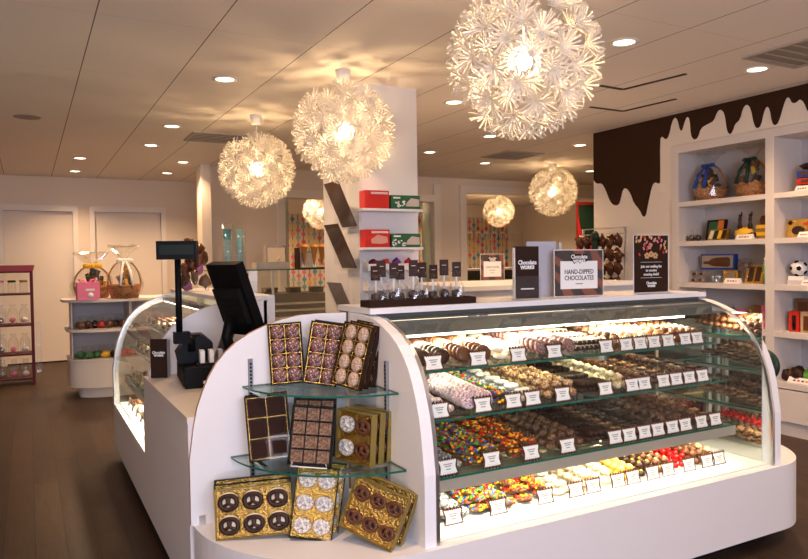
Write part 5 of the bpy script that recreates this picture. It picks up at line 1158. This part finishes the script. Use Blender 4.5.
t = thing('steel_tray', 'rectangular stainless tray with scoop on the ice cream counter', 'tray', (iP(272), 8.05, 1.4155)); bx('tray', (-.20, .20, -.1, .1, 0, .085), STEEL, t, .006); b = MB(); b.tube([(.08, 0, .07), (.10, -.02, .14), (.12, -.02, .12)], .008, 6, CHROME); b.build('scoop_handle', parent=t)
t = thing('glass_cabinet', 'small framed glass cabinet behind the steel tray', 'cabinet', (iP(283), 8.25, 1.4155)); bx('frame', (-.13, .13, 0, .1, 0, .29), STEEL, t, .003); bx('pane', (-.11, .11, -.004, -.001, .02, .26), mat('pale_pane', (.55, .46, .36), .3), t)
t = thing('cone_stand', 'stand of upside-down waffle cones before the patterned wallpaper', 'cone stand', (iP(311), 7.95, 1.4155))
bx('base', (-.20, .20, -.08, .08, 0, .015), BROWNP, t); bx('back_card', (-.16, .06, .03, .035, .015, .19), PAPER, t); bx('side_post', (-.20, -.185, -.08, .08, .015, .25), BROWNP, t)
for k, x in enumerate((-.11, .02, .13, .24)):
    b = MB(); b.lathe([(.0, .03), (.012, .06), (.042, .25), (.050, .255), (.050, .275), (.034, .278), (.046, .29)], 14, CONE); b.build('waffle_cone', parent=t, loc=(x, -.01 if k < 2 else .02, .0))
for k, px in enumerate((229.5, 242)):
    x = at(px, 260, 'y', 7.6).x
    t = thing('cup_dispenser', ['left', 'right'][k] + ' clear tube of blue paper cups beside the ice cream counter', 'cup dispenser', (x, 7.68, 0), group='cup dispensers')
    b = MB(); b.lathe([(.065, 1.30), (.065, 1.93)], 18, CELLO); b.build('clear_tube', parent=t)
    b = MB(); b.lathe([(.0, 0), (.068, 0), (.068, .02), (.02, .03), (.02, 1.28), (.06, 1.29), (.06, 1.299), (0, 1.299)], 16, CHROME); b.build('stand', parent=t)
    for j in range(9): b = MB(); z = 1.33+.06*j; b.lathe([(.036, z), (.046, z+.055), (.048, z+.056)], 14, (CUPW if j < 7 else TEAL) if k == 0 else (CUPW if j < 5 else MATS.get('aqua_cup') or mat('aqua_cup', (.35, .68, .70), .5))); b.build('paper_cup', parent=t)
# ------------------------------------------------------------------ patterned wallpaper of coloured lozenges in the rear room
def wallpaper(x0, x1, lab, y=14.59):
    t = thing('patterned_wallpaper', lab, 'wallpaper', ((x0+x1)/2, y, 0), group='lozenge patterned wallpaper'); b = MB(); rr = random.Random(int(x0*10))
    b.box(x0-(x0+x1)/2, x1-(x0+x1)/2, -.006, 0, .6, 2.55, mat('wallpaper_ground', (.62, .56, .48), .6))
    b.build('paper', parent=t); b = MB(); cs = [mat('loz_red', (.62, .12, .06), .5), mat('loz_orange', (.80, .33, .06), .5), mat('loz_teal', (.10, .28, .32), .5), mat('loz_grey', (.35, .38, .33), .5), mat('loz_yellow', (.75, .50, .12), .5), mat('loz_pink', (.70, .14, .18), .5)]
    n = int((x1-x0)/.125); w2 = (x1-x0)/2
    for i in range(n):
        x = -w2+.065+i*.125
        b.box(x-.010, x+.010, -.009, -.0065, .62, 2.53, mat('loz_string', (.20, .10, .06), .6))
        z = .70+(i % 2)*.08
        while z < 2.48:
            r = .058; m = rr.choice(cs); b.prism([(x-r, z), (x-r*.3, z-r*.9), (x+r*.3, z-r*.9), (x+r, z), (x+r*.3, z+r*.9), (x-r*.3, z+r*.9)], XZ, -.013, -.0095, m); z += .165
    b.build('lozenges', parent=t)
Q = lambda px: at(px, 230, 'y', 14.59).x
wallpaper(Q(284), Q(330), 'coloured lozenge wallpaper seen left of the column behind the cones')
wallpaper(Q(412), Q(426), 'narrow strip of lozenge wallpaper right of the column')
wallpaper(Q(463), Q(508), 'coloured lozenge wallpaper in the opening below the smallest globe')
t = thing('rear_counter', 'pale counter with dark front behind the opening', 'counter', (8.1, 11.6, 0)); bx('worktop', (-1.7, 1.6, 0, .7, 1.27, 1.31), TRIMM, t); bx('front', (-1.65, 1.55, .05, .65, 0, 1.269), mat('dark_olive', (.07, .065, .04), .5), t)
b = MB(); b.ball((0, 0, .09), .11, ORANGE, (1, 1, .8), 14, 8); b.build('orange_bowl', loc=(at(498, 262, 'y', 11.8).x, 11.8, 1.312), label='round orange bowl on the rear counter', cat='bowl')
# coat hooks and red panel with dark green shape
hk = thing('hook_rail', 'long pale rail of hooks on the rear room wall', 'hook rail', (10.4, 14.598, at(555, 234, 'y', 14.58).z)); bx('rail', (-.9, .9, -.02, 0, 0, .05), TRIMM, hk)
for k in range(12): b = MB(); x = -.82+.15*k; b.tube([(x, -.02, .01), (x, -.09, -.02), (x, -.09, -.11), (x, -.03, -.16)], .012, 6, TRIMM); b.build('hook', parent=hk)
p = at(586, 205, 'y', 8.9); t = thing('red_partition', 'red partition with a dark green rounded shield shape left of the cream wall', 'partition', (p.x, 8.9, 0))
bx('red_board', (-.18, .45, 0, .04, 0, p.z+.05), mat('red_board', (.45, .02, .02), .5), t); b = MB(); zz = p.z
b.prism([(-.17, zz), (.45, zz-.0), (.45, zz-.33), (.20, zz-.52), (.02, zz-.55), (-.12, zz-.40), (-.17, zz-.18)], XZ, -.02, -.0005, DGREEN); b.build('green_shield', parent=t)
